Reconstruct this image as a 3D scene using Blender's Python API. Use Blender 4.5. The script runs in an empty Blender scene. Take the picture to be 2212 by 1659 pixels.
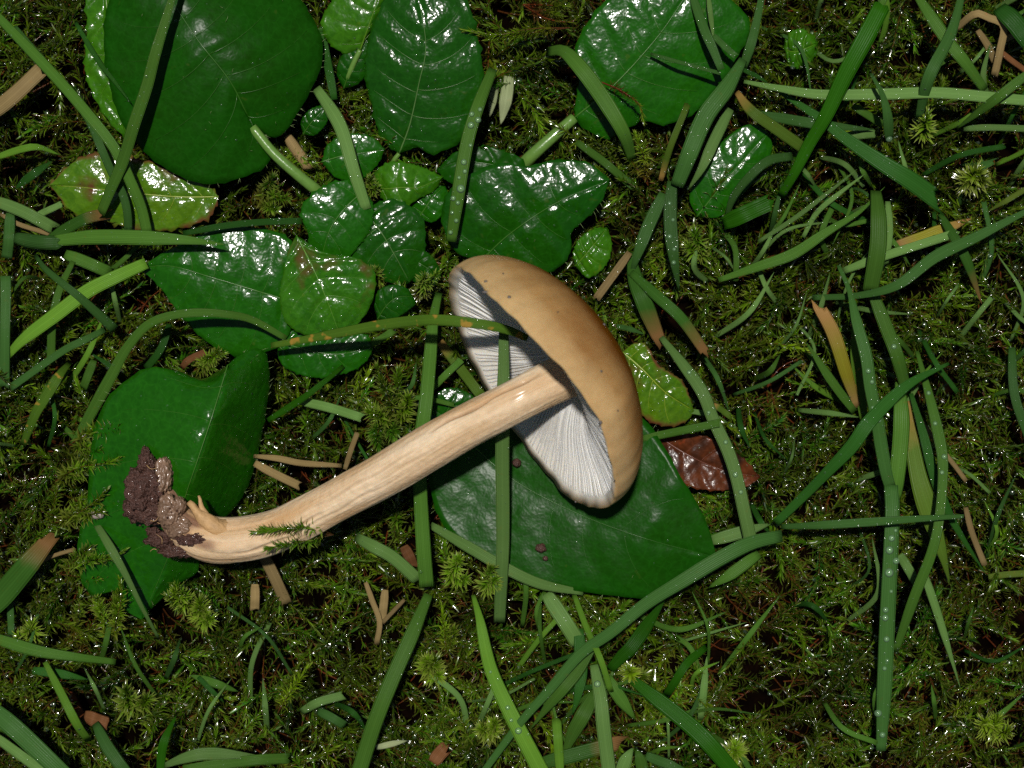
import bpy, math, random
import numpy as np
from mathutils import Vector, noise as mnoise

random.seed(7)
rng = np.random.default_rng(11)
sc = bpy.context.scene
COL = sc.collection

# ------------------------------------------------------------------ camera, light, exposure
ZC, Z0, FW = 0.410, 0.010, 0.200          # camera height, reference height, width seen there (metres)
cam = bpy.data.cameras.new('camera')
cam.sensor_width = 36.0
cam.lens = 72.0
cam.clip_start = 0.01
cam.clip_end = 50.0
cam_o = bpy.data.objects.new('camera', cam)
COL.objects.link(cam_o)
cam_o.location = (0, 0, ZC)
cam_o.rotation_euler = (0, 0, 0)
cam.dof.use_dof = True
cam.dof.focus_distance = ZC - 0.022
cam.dof.aperture_fstop = 20.0
sc.camera = cam_o

SUN_TILT = 9.5                            # the flash sits just above the lens
sd = Vector((-0.045, math.sin(math.radians(SUN_TILT)), math.cos(math.radians(SUN_TILT)))).normalized()
sun = bpy.data.lights.new('sun', 'SUN')
sun.energy = 4.2
sun.angle = math.radians(2.0)
sun.color = (1.0, 0.965, 0.91)
sun_o = bpy.data.objects.new('sun', sun)
COL.objects.link(sun_o)
sun_o.rotation_euler = sd.to_track_quat('Z', 'Y').to_euler()
sun_o.location = (0, 0.1, 1)

world = bpy.data.worlds.new('World')
sc.world = world
world.use_nodes = True
wn = world.node_tree
wn.nodes.clear()
sky = wn.nodes.new('ShaderNodeTexSky')
sky.sky_type = 'NISHITA'
sky.sun_disc = False
sky.sun_elevation = math.asin(sd.z)
sky.sun_rotation = math.atan2(sd.x, sd.y)
bg = wn.nodes.new('ShaderNodeBackground')
bg.inputs['Strength'].default_value = 0.03
wo = wn.nodes.new('ShaderNodeOutputWorld')
wn.links.new(sky.outputs[0], bg.inputs[0])
wn.links.new(bg.outputs[0], wo.inputs[0])

sc.view_settings.view_transform = 'Standard'
sc.view_settings.look = 'None'
sc.view_settings.exposure = 0.0
sc.view_settings.gamma = 1.0
sc.view_settings.use_curve_mapping = False
sc.render.engine = 'CYCLES'
sc.cycles.max_bounces = 8
sc.cycles.transparent_max_bounces = 12
sc.cycles.sample_clamp_indirect = 4.0
sc.cycles.use_denoising = False


def at(u, v, zmm):
    """A place in the scene: u, v on a 2212 x 1659 grid laid over the ground, z in millimetres above the soil."""
    z = zmm * 0.001
    k = (ZC - z) / (ZC - Z0) * FW / 2212.0
    return ((u - 1106.0) * k, -(v - 829.5) * k, z)


PX = FW / 2212.0

# ------------------------------------------------------------------ materials


def new_mat(name):
    m = bpy.data.materials.new(name)
    m.use_nodes = True
    nt = m.node_tree
    b = nt.nodes['Principled BSDF']
    return m, nt, b


def N(nt, t, **kw):
    n = nt.nodes.new(t)
    for k, v in kw.items():
        setattr(n, k, v)
    return n


def ramp(nt, fac, stops):
    r = N(nt, 'ShaderNodeValToRGB')
    e = r.color_ramp.elements
    while len(e) < len(stops):
        e.new(0.5)
    for i, (p, c) in enumerate(stops):
        e[i].position = p
        e[i].color = (c[0], c[1], c[2], 1) if not isinstance(c, float) else (c, c, c, 1)
    nt.links.new(fac, r.inputs[0])
    return r.outputs[0]


def mixc(nt, fac, a, b, mode='MIX'):
    m = N(nt, 'ShaderNodeMix', data_type='RGBA', blend_type=mode)
    for sock, val in ((m.inputs['Factor'], fac), (m.inputs['A'], a), (m.inputs['B'], b)):
        if isinstance(val, (int, float)):
            sock.default_value = val
        elif isinstance(val, tuple):
            sock.default_value = (val[0], val[1], val[2], 1)
        else:
            nt.links.new(val, sock)
    # the RGBA sockets share names with the float ones: pick by type
    return m.outputs['Result']


def mix_rgba(nt, fac, a, b, mode='MIX'):
    m = N(nt, 'ShaderNodeMix', data_type='RGBA', blend_type=mode)
    ins = [s for s in m.inputs if s.enabled]
    for sock, val in zip(ins, (fac, a, b)):
        if isinstance(val, (int, float)):
            sock.default_value = val
        elif isinstance(val, tuple):
            sock.default_value = (val[0], val[1], val[2], 1)
        else:
            nt.links.new(val, sock)
    return [s for s in m.outputs if s.enabled][0]


def noise_tex(nt, vec, scale, detail=3.0, rough=0.55):
    n = N(nt, 'ShaderNodeTexNoise')
    n.inputs['Scale'].default_value = scale
    n.inputs['Detail'].default_value = detail
    n.inputs['Roughness'].default_value = rough
    if vec is not None:
        nt.links.new(vec, n.inputs['Vector'])
    return n.outputs[0]


def bump(nt, b, height, dist, strength=1.0, prev=None):
    bn = N(nt, 'ShaderNodeBump')
    bn.inputs['Strength'].default_value = strength
    bn.inputs['Distance'].default_value = dist
    nt.links.new(height, bn.inputs['Height'])
    if prev is not None:
        nt.links.new(prev, bn.inputs['Normal'])
    nt.links.new(bn.outputs[0], b.inputs['Normal'])
    return bn.outputs[0]


def translucent_mix(nt, b, colour, fac):
    tr = N(nt, 'ShaderNodeBsdfTranslucent')
    if isinstance(colour, tuple):
        tr.inputs[0].default_value = (*colour, 1)
    else:
        nt.links.new(colour, tr.inputs[0])
    mx = N(nt, 'ShaderNodeMixShader')
    mx.inputs[0].default_value = fac
    nt.links.new(b.outputs[0], mx.inputs[1])
    nt.links.new(tr.outputs[0], mx.inputs[2])
    out = [n for n in nt.nodes if n.type == 'OUTPUT_MATERIAL'][0]
    nt.links.new(mx.outputs[0], out.inputs[0])


def grass_mat(name, base, alt, tip=None, tip_at=0.85, spots=None, rough=0.38, root=None):
    m, nt, b = new_mat(name)
    uv = N(nt, 'ShaderNodeUVMap')
    sep = N(nt, 'ShaderNodeSeparateXYZ')
    nt.links.new(uv.outputs[0], sep.inputs[0])
    oc = N(nt, 'ShaderNodeTexCoord').outputs['Object']
    # long parallel veins of the blade
    w = N(nt, 'ShaderNodeTexWave', wave_type='BANDS', bands_direction='X')
    w.inputs['Scale'].default_value = 2.6
    w.inputs['Distortion'].default_value = 1.2
    nt.links.new(uv.outputs[0], w.inputs['Vector'])
    rnd = N(nt, 'ShaderNodeObjectInfo').outputs['Random']
    patch = noise_tex(nt, oc, 160, 3)
    c = mix_rgba(nt, patch, base, alt)
    lo = tuple(x * 0.62 for x in base)
    wf = N(nt, 'ShaderNodeMath', operation='MULTIPLY')
    nt.links.new(w.outputs[1], wf.inputs[0])
    wf.inputs[1].default_value = 0.28
    c = mix_rgba(nt, wf.outputs[0], c, lo)
    mid = ramp(nt, sep.outputs[0], [(0.40, 0.0), (0.47, 0.12)])
    mid2 = ramp(nt, sep.outputs[0], [(0.53, 1.0), (0.60, 0.0)])
    mm = N(nt, 'ShaderNodeMath', operation='MULTIPLY')
    nt.links.new(mid, mm.inputs[0])
    nt.links.new(mid2, mm.inputs[1])
    c = mix_rgba(nt, mm.outputs[0], c, tuple(min(0.6, x * 1.55 + 0.006) for x in base))
    fray = ramp(nt, noise_tex(nt, oc, 700, 4, 0.7), [(0.62, 0.0), (0.75, 0.5)])
    c = mix_rgba(nt, fray, c, (base[0] * 1.2 + 0.02, base[1] * 0.75, base[2] * 0.6))
    hsv = N(nt, 'ShaderNodeHueSaturation')
    mr = N(nt, 'ShaderNodeMapRange')
    nt.links.new(rnd, mr.inputs[0])
    mr.inputs[3].default_value = 0.72
    mr.inputs[4].default_value = 1.22
    nt.links.new(mr.outputs[0], hsv.inputs['Value'])
    nt.links.new(c, hsv.inputs['Color'])
    c = hsv.outputs[0]
    if spots:
        sp = noise_tex(nt, oc, 420, 2)
        f = ramp(nt, sp, [(0.60, 0.0), (0.68, 1.0)])
        c = mix_rgba(nt, f, c, spots)
    nj = noise_tex(nt, oc, 300, 2)
    ad = N(nt, 'ShaderNodeMath', operation='MULTIPLY_ADD')
    nt.links.new(nj, ad.inputs[0])
    ad.inputs[1].default_value = 0.16
    nt.links.new(sep.outputs[1], ad.inputs[2])
    if tip:
        f = ramp(nt, ad.outputs[0], [(min(tip_at - 0.02, 0.97), 0.0), (min(tip_at + 0.34, 1.0), 1.0)])
        c = mix_rgba(nt, f, c, tip)
    if root:
        f = ramp(nt, ad.outputs[0], [(0.12, 1.0), (0.38, 0.0)])
        c = mix_rgba(nt, f, c, root)
    nt.links.new(c, b.inputs['Base Color'])
    b.inputs['Roughness'].default_value = rough
    b.inputs['Specular IOR Level'].default_value = 0.07
    n1 = bump(nt, b, w.outputs[1], 0.00008, 0.6)
    fine = noise_tex(nt, oc, 2600, 2)
    bump(nt, b, fine, 0.00006, 0.5, n1)
    translucent_mix(nt, b, c, 0.20)
    return m


STRAW = (0.290, 0.215, 0.090)
GM = {
    'green': grass_mat('grass_green', (0.060, 0.145, 0.018), (0.046, 0.118, 0.015)),
    'bright': grass_mat('grass_bright', (0.110, 0.240, 0.022), (0.080, 0.190, 0.018)),
    'pale': grass_mat('grass_pale', (0.120, 0.225, 0.056), (0.088, 0.180, 0.040)),
    'blue': grass_mat('grass_blue', (0.040, 0.108, 0.022), (0.034, 0.095, 0.018)),
    'deep': grass_mat('grass_deep', (0.018, 0.078, 0.009), (0.024, 0.088, 0.012)),
    'vivid': grass_mat('grass_vivid', (0.018, 0.088, 0.003), (0.014, 0.072, 0.002)),
    'spotted': grass_mat('grass_spotted', (0.066, 0.140, 0.012), (0.050, 0.110, 0.011), spots=(0.30, 0.19, 0.03)),
    'browntip': grass_mat('grass_brown_tip', (0.036, 0.104, 0.013), (0.028, 0.084, 0.011), tip=(0.165, 0.088, 0.03), tip_at=0.72),
    'yellow': grass_mat('grass_yellow', (0.180, 0.200, 0.012), (0.230, 0.170, 0.018), tip=(0.30, 0.17, 0.055), tip_at=0.62, root=(0.24, 0.15, 0.05)),
    'strawgreen': grass_mat('grass_straw_green', (0.060, 0.130, 0.014), (0.080, 0.130, 0.014), root=(0.28, 0.17, 0.045)),
    'straw': grass_mat('grass_straw', STRAW, (0.185, 0.125, 0.050), rough=0.5),
    'darkstraw': grass_mat('grass_dark_straw', (0.18, 0.08, 0.03), (0.11, 0.045, 0.018), rough=0.45),
    'whitish': grass_mat('grass_whitish', (0.30, 0.34, 0.18), (0.20, 0.25, 0.11)),
    'mossgreen': grass_mat('grass_moss', (0.10, 0.15, 0.02), (0.07, 0.11, 0.015)),
}


def leaf_mat(name, base, alt, gloss=0.3, blotch=None, blotch_lo=0.6, coat=0.0, fine=0.0002, pucker=0.0006, edge=None, spec=0.5):
    m, nt, b = new_mat(name)
    oc = N(nt, 'ShaderNodeTexCoord').outputs['Object']
    big = noise_tex(nt, oc, 130, 4)
    c = mix_rgba(nt, ramp(nt, big, [(0.30, 0.0), (0.72, 1.0)]), base, alt)
    mott = noise_tex(nt, oc, 900, 3)
    c = mix_rgba(nt, ramp(nt, mott, [(0.35, 0.0), (0.7, 0.35)]), c, tuple(x * 1.7 + 0.002 for x in base))
    vo = N(nt, 'ShaderNodeTexVoronoi', feature='DISTANCE_TO_EDGE')
    vo.inputs['Scale'].default_value = 430
    wv = N(nt, 'ShaderNodeVectorMath', operation='MULTIPLY_ADD')
    nz = N(nt, 'ShaderNodeTexNoise')
    nz.inputs['Scale'].default_value = 500
    nt.links.new(oc, nz.inputs['Vector'])
    nt.links.new(nz.outputs[1], wv.inputs[0])
    wv.inputs[1].default_value = (0.0014, 0.0014, 0.0014)
    nt.links.new(oc, wv.inputs[2])
    nt.links.new(wv.outputs[0], vo.inputs['Vector'])
    net = ramp(nt, vo.outputs[0], [(0.0, 0.20), (0.07, 0.0)])
    c = mix_rgba(nt, net, c, tuple(x * 1.9 + 0.002 for x in base))
    fl = ramp(nt, noise_tex(nt, oc, 330, 2), [(0.70, 0.0), (0.76, 0.55)])
    c = mix_rgba(nt, fl, c, (base[0] * 2 + 0.02, base[1] * 1.1 + 0.01, base[2] + 0.004))
    if blotch:
        f = ramp(nt, noise_tex(nt, oc, 95, 3, 0.6), [(blotch_lo, 0.0), (blotch_lo + 0.10, 1.0)])
        c = mix_rgba(nt, f, c, blotch)
    if edge:
        uv = N(nt, 'ShaderNodeUVMap')
        sep = N(nt, 'ShaderNodeSeparateXYZ')
        nt.links.new(uv.outputs[0], sep.inputs[0])
        ad = N(nt, 'ShaderNodeMath', operation='MULTIPLY_ADD')
        nt.links.new(noise_tex(nt, oc, 200, 3), ad.inputs[0])
        ad.inputs[1].default_value = 0.75
        nt.links.new(sep.outputs[0], ad.inputs[2])
        f = ramp(nt, ad.outputs[0], [(0.0, 0.0), (1.0, 0.0)])
        rr = N(nt, 'ShaderNodeMapRange')
        nt.links.new(ad.outputs[0], rr.inputs[0])
        rr.inputs[1].default_value = 1.22
        rr.inputs[2].default_value = 1.40
        c = mix_rgba(nt, rr.outputs[0], c, edge)
    nt.links.new(c, b.inputs['Base Color'])
    b.inputs['Specular IOR Level'].default_value = spec
    b.inputs['Roughness'].default_value = gloss
    b.inputs['Coat Weight'].default_value = coat
    b.inputs['Coat Roughness'].default_value = 0.12
    b.inputs['Coat IOR'].default_value = 1.40
    p = bump(nt, b, noise_tex(nt, oc, 520, 2), pucker, 0.6)
    p = bump(nt, b, noise_tex(nt, oc, 2200, 2), fine, 0.6, p)
    if coat:
        nt.links.new(p, b.inputs['Coat Normal'])
    translucent_mix(nt, b, c, 0.06)
    return m


LM = {
    'dark': leaf_mat('leaf_dark', (0.0042, 0.045, 0.0006), (0.0056, 0.037, 0.0006), 0.30, spec=0.10, pucker=0.00018, fine=0.00003),
    'mid': leaf_mat('leaf_mid', (0.0052, 0.050, 0.0008), (0.0050, 0.040, 0.0008), 0.28, coat=0.6, spec=0.10, pucker=0.00034, fine=0.00004),
    'wet': leaf_mat('leaf_wet', (0.0060, 0.050, 0.0012), (0.0056, 0.040, 0.0012), 0.26, coat=0.7, spec=0.10, pucker=0.00042, fine=0.00004),
    'bright': leaf_mat('leaf_bright', (0.0075, 0.066, 0.0009), (0.0060, 0.052, 0.0009), 0.28, coat=0.6, spec=0.10, pucker=0.00034, fine=0.00004),
    'lime': leaf_mat('leaf_lime', (0.028, 0.105, 0.002), (0.015, 0.078, 0.002), 0.28, blotch=(0.10, 0.08, 0.01), blotch_lo=0.66, coat=0.5, spec=0.15, pucker=0.0004, fine=0.00005),
    'limespot': leaf_mat('leaf_lime_spotted', (0.024, 0.100, 0.002), (0.010, 0.070, 0.002), 0.26, blotch=(0.07, 0.045, 0.010), blotch_lo=0.58, coat=0.9, spec=0.15, pucker=0.0005, fine=0.00006),
    'yellow': leaf_mat('leaf_yellow_green', (0.056, 0.118, 0.003), (0.026, 0.094, 0.003), 0.27, blotch=(0.08, 0.035, 0.010), blotch_lo=0.58, coat=0.9, spec=0.15, pucker=0.0005, fine=0.00006, edge=(0.10, 0.036, 0.014)),
    'red': leaf_mat('leaf_red_brown', (0.085, 0.022, 0.006), (0.038, 0.011, 0.004), 0.30, blotch=(0.02, 0.008, 0.004), blotch_lo=0.54, coat=0.12, spec=0.15, pucker=0.0003, fine=0.00005),
}
TILT = {'dark': -1.4, 'mid': -1.5, 'wet': -1.1, 'bright': -1.1, 'lime': -0.9, 'limespot': -1.2, 'yellow': -1.3, 'red': -1.2}


def plain_mat(name, c, rough=0.4, spec=0.5, nscale=600, namp=0.3, bmp=0.0001, coat=0.0):
    m, nt, b = new_mat(name)
    oc = N(nt, 'ShaderNodeTexCoord').outputs['Object']
    n = noise_tex(nt, oc, nscale, 3)
    col = mix_rgba(nt, n, tuple(x * (1 - namp) for x in c), tuple(x * (1 + namp) for x in c))
    nt.links.new(col, b.inputs['Base Color'])
    b.inputs['Roughness'].default_value = rough
    b.inputs['Specular IOR Level'].default_value = spec
    b.inputs['Coat Weight'].default_value = coat
    b.inputs['Coat Roughness'].default_value = 0.08
    if bmp:
        bump(nt, b, noise_tex(nt, oc, nscale * 2, 3), bmp, 0.7)
    return m


M_vein = {k: plain_mat('vein_' + k, c, 0.35, bmp=0) for k, c in {
    'dark': (0.018, 0.080, 0.003), 'mid': (0.024, 0.092, 0.006), 'wet': (0.060, 0.130, 0.030), 'bright': (0.032, 0.112, 0.008),
    'lime': (0.065, 0.150, 0.008), 'limespot': (0.08, 0.20, 0.02), 'yellow': (0.19, 0.25, 0.02), 'red': (0.10, 0.03, 0.015)}.items()}
M_petiole = plain_mat('petiole', (0.095, 0.190, 0.034), 0.3, spec=0.3, coat=0.5)
M_hair = plain_mat('hair', (0.20, 0.27, 0.10), 0.3, bmp=0)


def water_mat(name='water', body=0.30, rough=0.22):
    m, nt, b = new_mat(name)
    nt.nodes.remove(b)
    out = [n for n in nt.nodes if n.type == 'OUTPUT_MATERIAL'][0]
    tr = N(nt, 'ShaderNodeBsdfTransparent')
    gl = N(nt, 'ShaderNodeBsdfGlossy')
    gl.inputs['Roughness'].default_value = rough
    dd = N(nt, 'ShaderNodeBsdfDiffuse')
    dd.inputs[0].default_value = (0.55, 0.95, 0.50, 1)
    lw = N(nt, 'ShaderNodeFresnel')
    lw.inputs[0].default_value = 1.5
    m1 = N(nt, 'ShaderNodeMixShader')
    m1.inputs[0].default_value = body
    nt.links.new(tr.outputs[0], m1.inputs[1])
    nt.links.new(dd.outputs[0], m1.inputs[2])
    m2 = N(nt, 'ShaderNodeMixShader')
    nt.links.new(lw.outputs[0], m2.inputs[0])
    nt.links.new(m1.outputs[0], m2.inputs[1])
    nt.links.new(gl.outputs[0], m2.inputs[2])
    nt.links.new(m2.outputs[0], out.inputs[0])
    return m


M_water = water_mat('water', 0.14, 0.12)
M_dew = water_mat('dew', 0.03, 0.12)


def attr_mat(name, rough, spec=0.5, bscale=None, bdist=0.0, coat=0.0, transl=0.0, sss=0.0, sscale=0.0012):
    m, nt, b = new_mat(name)
    a = N(nt, 'ShaderNodeVertexColor', layer_name='tint')
    oc = N(nt, 'ShaderNodeTexCoord').outputs['Object']
    c = a.outputs[0]
    n = noise_tex(nt, oc, 700, 3)
    c = mix_rgba(nt, ramp(nt, n, [(0.3, 0.0), (0.7, 0.30)]), c, mix_rgba(nt, 1.0, c, (0.62, 0.58, 0.52), 'MULTIPLY'))
    nt.links.new(c, b.inputs['Base Color'])
    b.inputs['Roughness'].default_value = rough
    b.inputs['Specular IOR Level'].default_value = spec
    b.inputs['Coat Weight'].default_value = coat
    b.inputs['Coat Roughness'].default_value = 0.1
    if sss:
        b.inputs['Subsurface Weight'].default_value = sss
        b.inputs['Subsurface Radius'].default_value = (1.0, 0.5, 0.25)
        b.inputs['Subsurface Scale'].default_value = sscale
    if bscale:
        bump(nt, b, noise_tex(nt, oc, bscale, 3), bdist, 0.6)
    if transl:
        translucent_mix(nt, b, c, transl)
    return m


M_moss = attr_mat('moss', 0.22, 0.7, coat=0.8, transl=0.2)
M_soilclump = plain_mat('soil_clump', (0.060, 0.023, 0.014), 0.55, nscale=1300, namp=0.8, bmp=0.0010, coat=0.12)
M_root = plain_mat('root', (0.165, 0.100, 0.062), 0.4, nscale=500, namp=0.6, bmp=0.0003, coat=0.2)
M_strip = plain_mat('torn_strip', (0.40, 0.245, 0.11), 0.55, spec=0.25, nscale=700, namp=0.45, bmp=0.0004)
M_pebble = plain_mat('pebble', (0.30, 0.24, 0.22), 0.35, coat=0.4)
M_speck = plain_mat('speck', (0.02, 0.012, 0.008), 0.5)

# ------------------------------------------------------------------ mesh helpers


def make_mesh(name, V, F, mat, smooth=True, uv=None, tint=None):
    me = bpy.data.meshes.new(name)
    me.from_pydata([tuple(v) for v in V], [], [tuple(f) for f in F])
    if smooth:
        me.polygons.foreach_set('use_smooth', [True] * len(me.polygons))
    if uv is not None:
        l = me.uv_layers.new(name='UVMap')
        idx = np.zeros(len(me.loops), dtype=np.int32)
        me.loops.foreach_get('vertex_index', idx)
        l.data.foreach_set('uv', np.asarray(uv, dtype=np.float32)[idx].ravel())
    if tint is not None:
        a = me.color_attributes.new('tint', 'FLOAT_COLOR', 'POINT')
        t = np.ones((len(V), 4), dtype=np.float32)
        t[:, :3] = tint
        a.data.foreach_set('color', t.ravel())
    me.materials.append(mat)
    me.update()
    return me


def add(name, me, parent=None, loc=(0, 0, 0)):
    o = bpy.data.objects.new(name, me)
    COL.objects.link(o)
    o.location = loc
    if parent is not None:
        o.parent = parent
    return o


def tag(o, label, cat, group=None, kind=None):
    if label:
        o['label'] = label
    if cat:
        o['category'] = cat
    if group:
        o['group'] = group
    if kind:
        o['kind'] = kind
    return o


def empty(name, loc):
    o = bpy.data.objects.new(name, None)
    o.empty_display_size = 0.005
    COL.objects.link(o)
    o.location = loc
    return o


def spline(pts, n):
    """Catmull-Rom through pts (any dimension), n samples evenly spaced along its length."""
    p = np.asarray(pts, dtype=float)
    if len(p) == 2:
        t = np.linspace(0, 1, n)[:, None]
        return p[0] * (1 - t) + p[1] * t
    q = np.vstack([2 * p[0] - p[1], p, 2 * p[-1] - p[-2]])
    out = []
    for i in range(1, len(q) - 2):
        t = np.linspace(0, 1, 16, endpoint=False)[:, None]
        a, b, c, d = q[i - 1], q[i], q[i + 1], q[i + 2]
        out.append(0.5 * (2 * b + (c - a) * t + (2 * a - 5 * b + 4 * c - d) * t * t + (3 * b - a - 3 * c + d) * t ** 3))
    out.append(p[-1:])
    o = np.vstack(out)
    s = np.concatenate([[0], np.cumsum(np.linalg.norm(np.diff(o[:, :2], axis=0), axis=1))])
    t = np.linspace(0, s[-1], n)
    return np.stack([np.interp(t, s, o[:, k]) for k in range(o.shape[1])], axis=1)


def frames(C):
    T = np.gradient(C, axis=0)
    T /= np.linalg.norm(T, axis=1)[:, None] + 1e-12
    S = np.cross(T, np.array([0, 0, 1.0]))
    l = np.linalg.norm(S, axis=1)[:, None]
    S = np.where(l > 1e-3, S / (l + 1e-12), np.array([1.0, 0, 0]))
    Nn = np.cross(S, T)
    return T, S, Nn


def tube_vf(C, R, seg=6, off=0, cap=True):
    T, S, Nn = frames(C)
    n = len(C)
    a = np.linspace(0, 2 * math.pi, seg, endpoint=False)
    V = C[:, None, :] + R[:, None, None] * (np.cos(a)[None, :, None] * S[:, None, :] + np.sin(a)[None, :, None] * Nn[:, None, :])
    V = V.reshape(-1, 3)
    F = []
    for i in range(n - 1):
        for j in range(seg):
            k = (j + 1) % seg
            F.append((off + i * seg + j, off + i * seg + k, off + (i + 1) * seg + k, off + (i + 1) * seg + j))
    if cap:
        F.append(tuple(off + j for j in range(seg))[::-1])
        F.append(tuple(off + (n - 1) * seg + j for j in range(seg)))
    return V, F


def wob(x, y, s=1.0, ph=0.0):
    """cheap smooth variation in [-1, 1]"""
    return (np.sin(x * 1.7 * s + 1.3 + ph) * np.cos(y * 1.9 * s - 0.7 + 2 * ph) + 0.6 * np.sin(x * 3.9 * s - y * 2.7 * s + 2.1 + ph)
            + 0.4 * np.sin(x * 7.3 * s + y * 6.1 * s + 3 * ph)) / 2.0


def dome_vf(p, nrm, r, h, off, seg=8):
    """a low water bead sitting at p"""
    nrm = nrm / (np.linalg.norm(nrm) + 1e-12)
    a = np.array([1.0, 0, 0]) if abs(nrm[0]) < 0.8 else np.array([0, 1.0, 0])
    s = np.cross(nrm, a); s /= np.linalg.norm(s)
    t = np.cross(nrm, s)
    V, F = [], []
    rings = [(1.0, -0.15), (0.92, 0.35), (0.68, 0.72), (0.36, 0.94)]
    for rr, hh in rings:
        for j in range(seg):
            an = 2 * math.pi * j / seg
            V.append(p + r * rr * (math.cos(an) * s + math.sin(an) * t) + nrm * h * hh)
    V.append(p + nrm * h)
    for i in range(len(rings) - 1):
        for j in range(seg):
            k = (j + 1) % seg
            F.append((off + i * seg + j, off + i * seg + k, off + (i + 1) * seg + k, off + (i + 1) * seg + j))
    b = off + (len(rings) - 1) * seg
    for j in range(seg):
        F.append((b + j, b + (j + 1) % seg, off + len(rings) * seg))
    return V, F


# ------------------------------------------------------------------ the ground
def soil():
    n = 260
    ax = np.sign(np.linspace(-1, 1, n)) * (np.abs(np.linspace(-1, 1, n)) * 0.16 + np.abs(np.linspace(-1, 1, n)) ** 6 * 1.4)
    X, Y = np.meshgrid(ax, ax)
    Z = 0.0008 * wob(X * 90, Y * 90) + 0.0007 * wob(X * 320, Y * 300, 1, 2.0) + 0.0005 * rng.standard_normal(X.shape)
    V = np.stack([X, Y, Z], -1).reshape(-1, 3)
    F = [(i * n + j, i * n + j + 1, (i + 1) * n + j + 1, (i + 1) * n + j) for i in range(n - 1) for j in range(n - 1)]
    m, nt, b = new_mat('soil')
    oc = N(nt, 'ShaderNodeTexCoord').outputs['Object']
    c = ramp(nt, noise_tex(nt, oc, 260, 5), [(0.3, (0.0008, 0.0005, 0.0004)), (0.6, (0.0028, 0.0014, 0.0008)), (0.8, (0.009, 0.0035, 0.0016))])
    nt.links.new(c, b.inputs['Base Color'])
    b.inputs['Roughness'].default_value = 0.6
    b.inputs['Specular IOR Level'].default_value = 0.0
    bump(nt, b, noise_tex(nt, oc, 900, 4), 0.0004, 0.6)
    o = add('ground', make_mesh('ground', V, F, m))
    tag(o, 'dark damp soil under the moss', None, kind='structure')


soil()

# ------------------------------------------------------------------ moss
OLIVE = np.array([0.135, 0.235, 0.005])
GREEN = np.array([0.040, 0.170, 0.005])
BROWN = np.array([0.070, 0.030, 0.008])
RED = np.array([0.130, 0.028, 0.007])
PALE = np.array([0.400, 0.420, 0.090])


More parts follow.
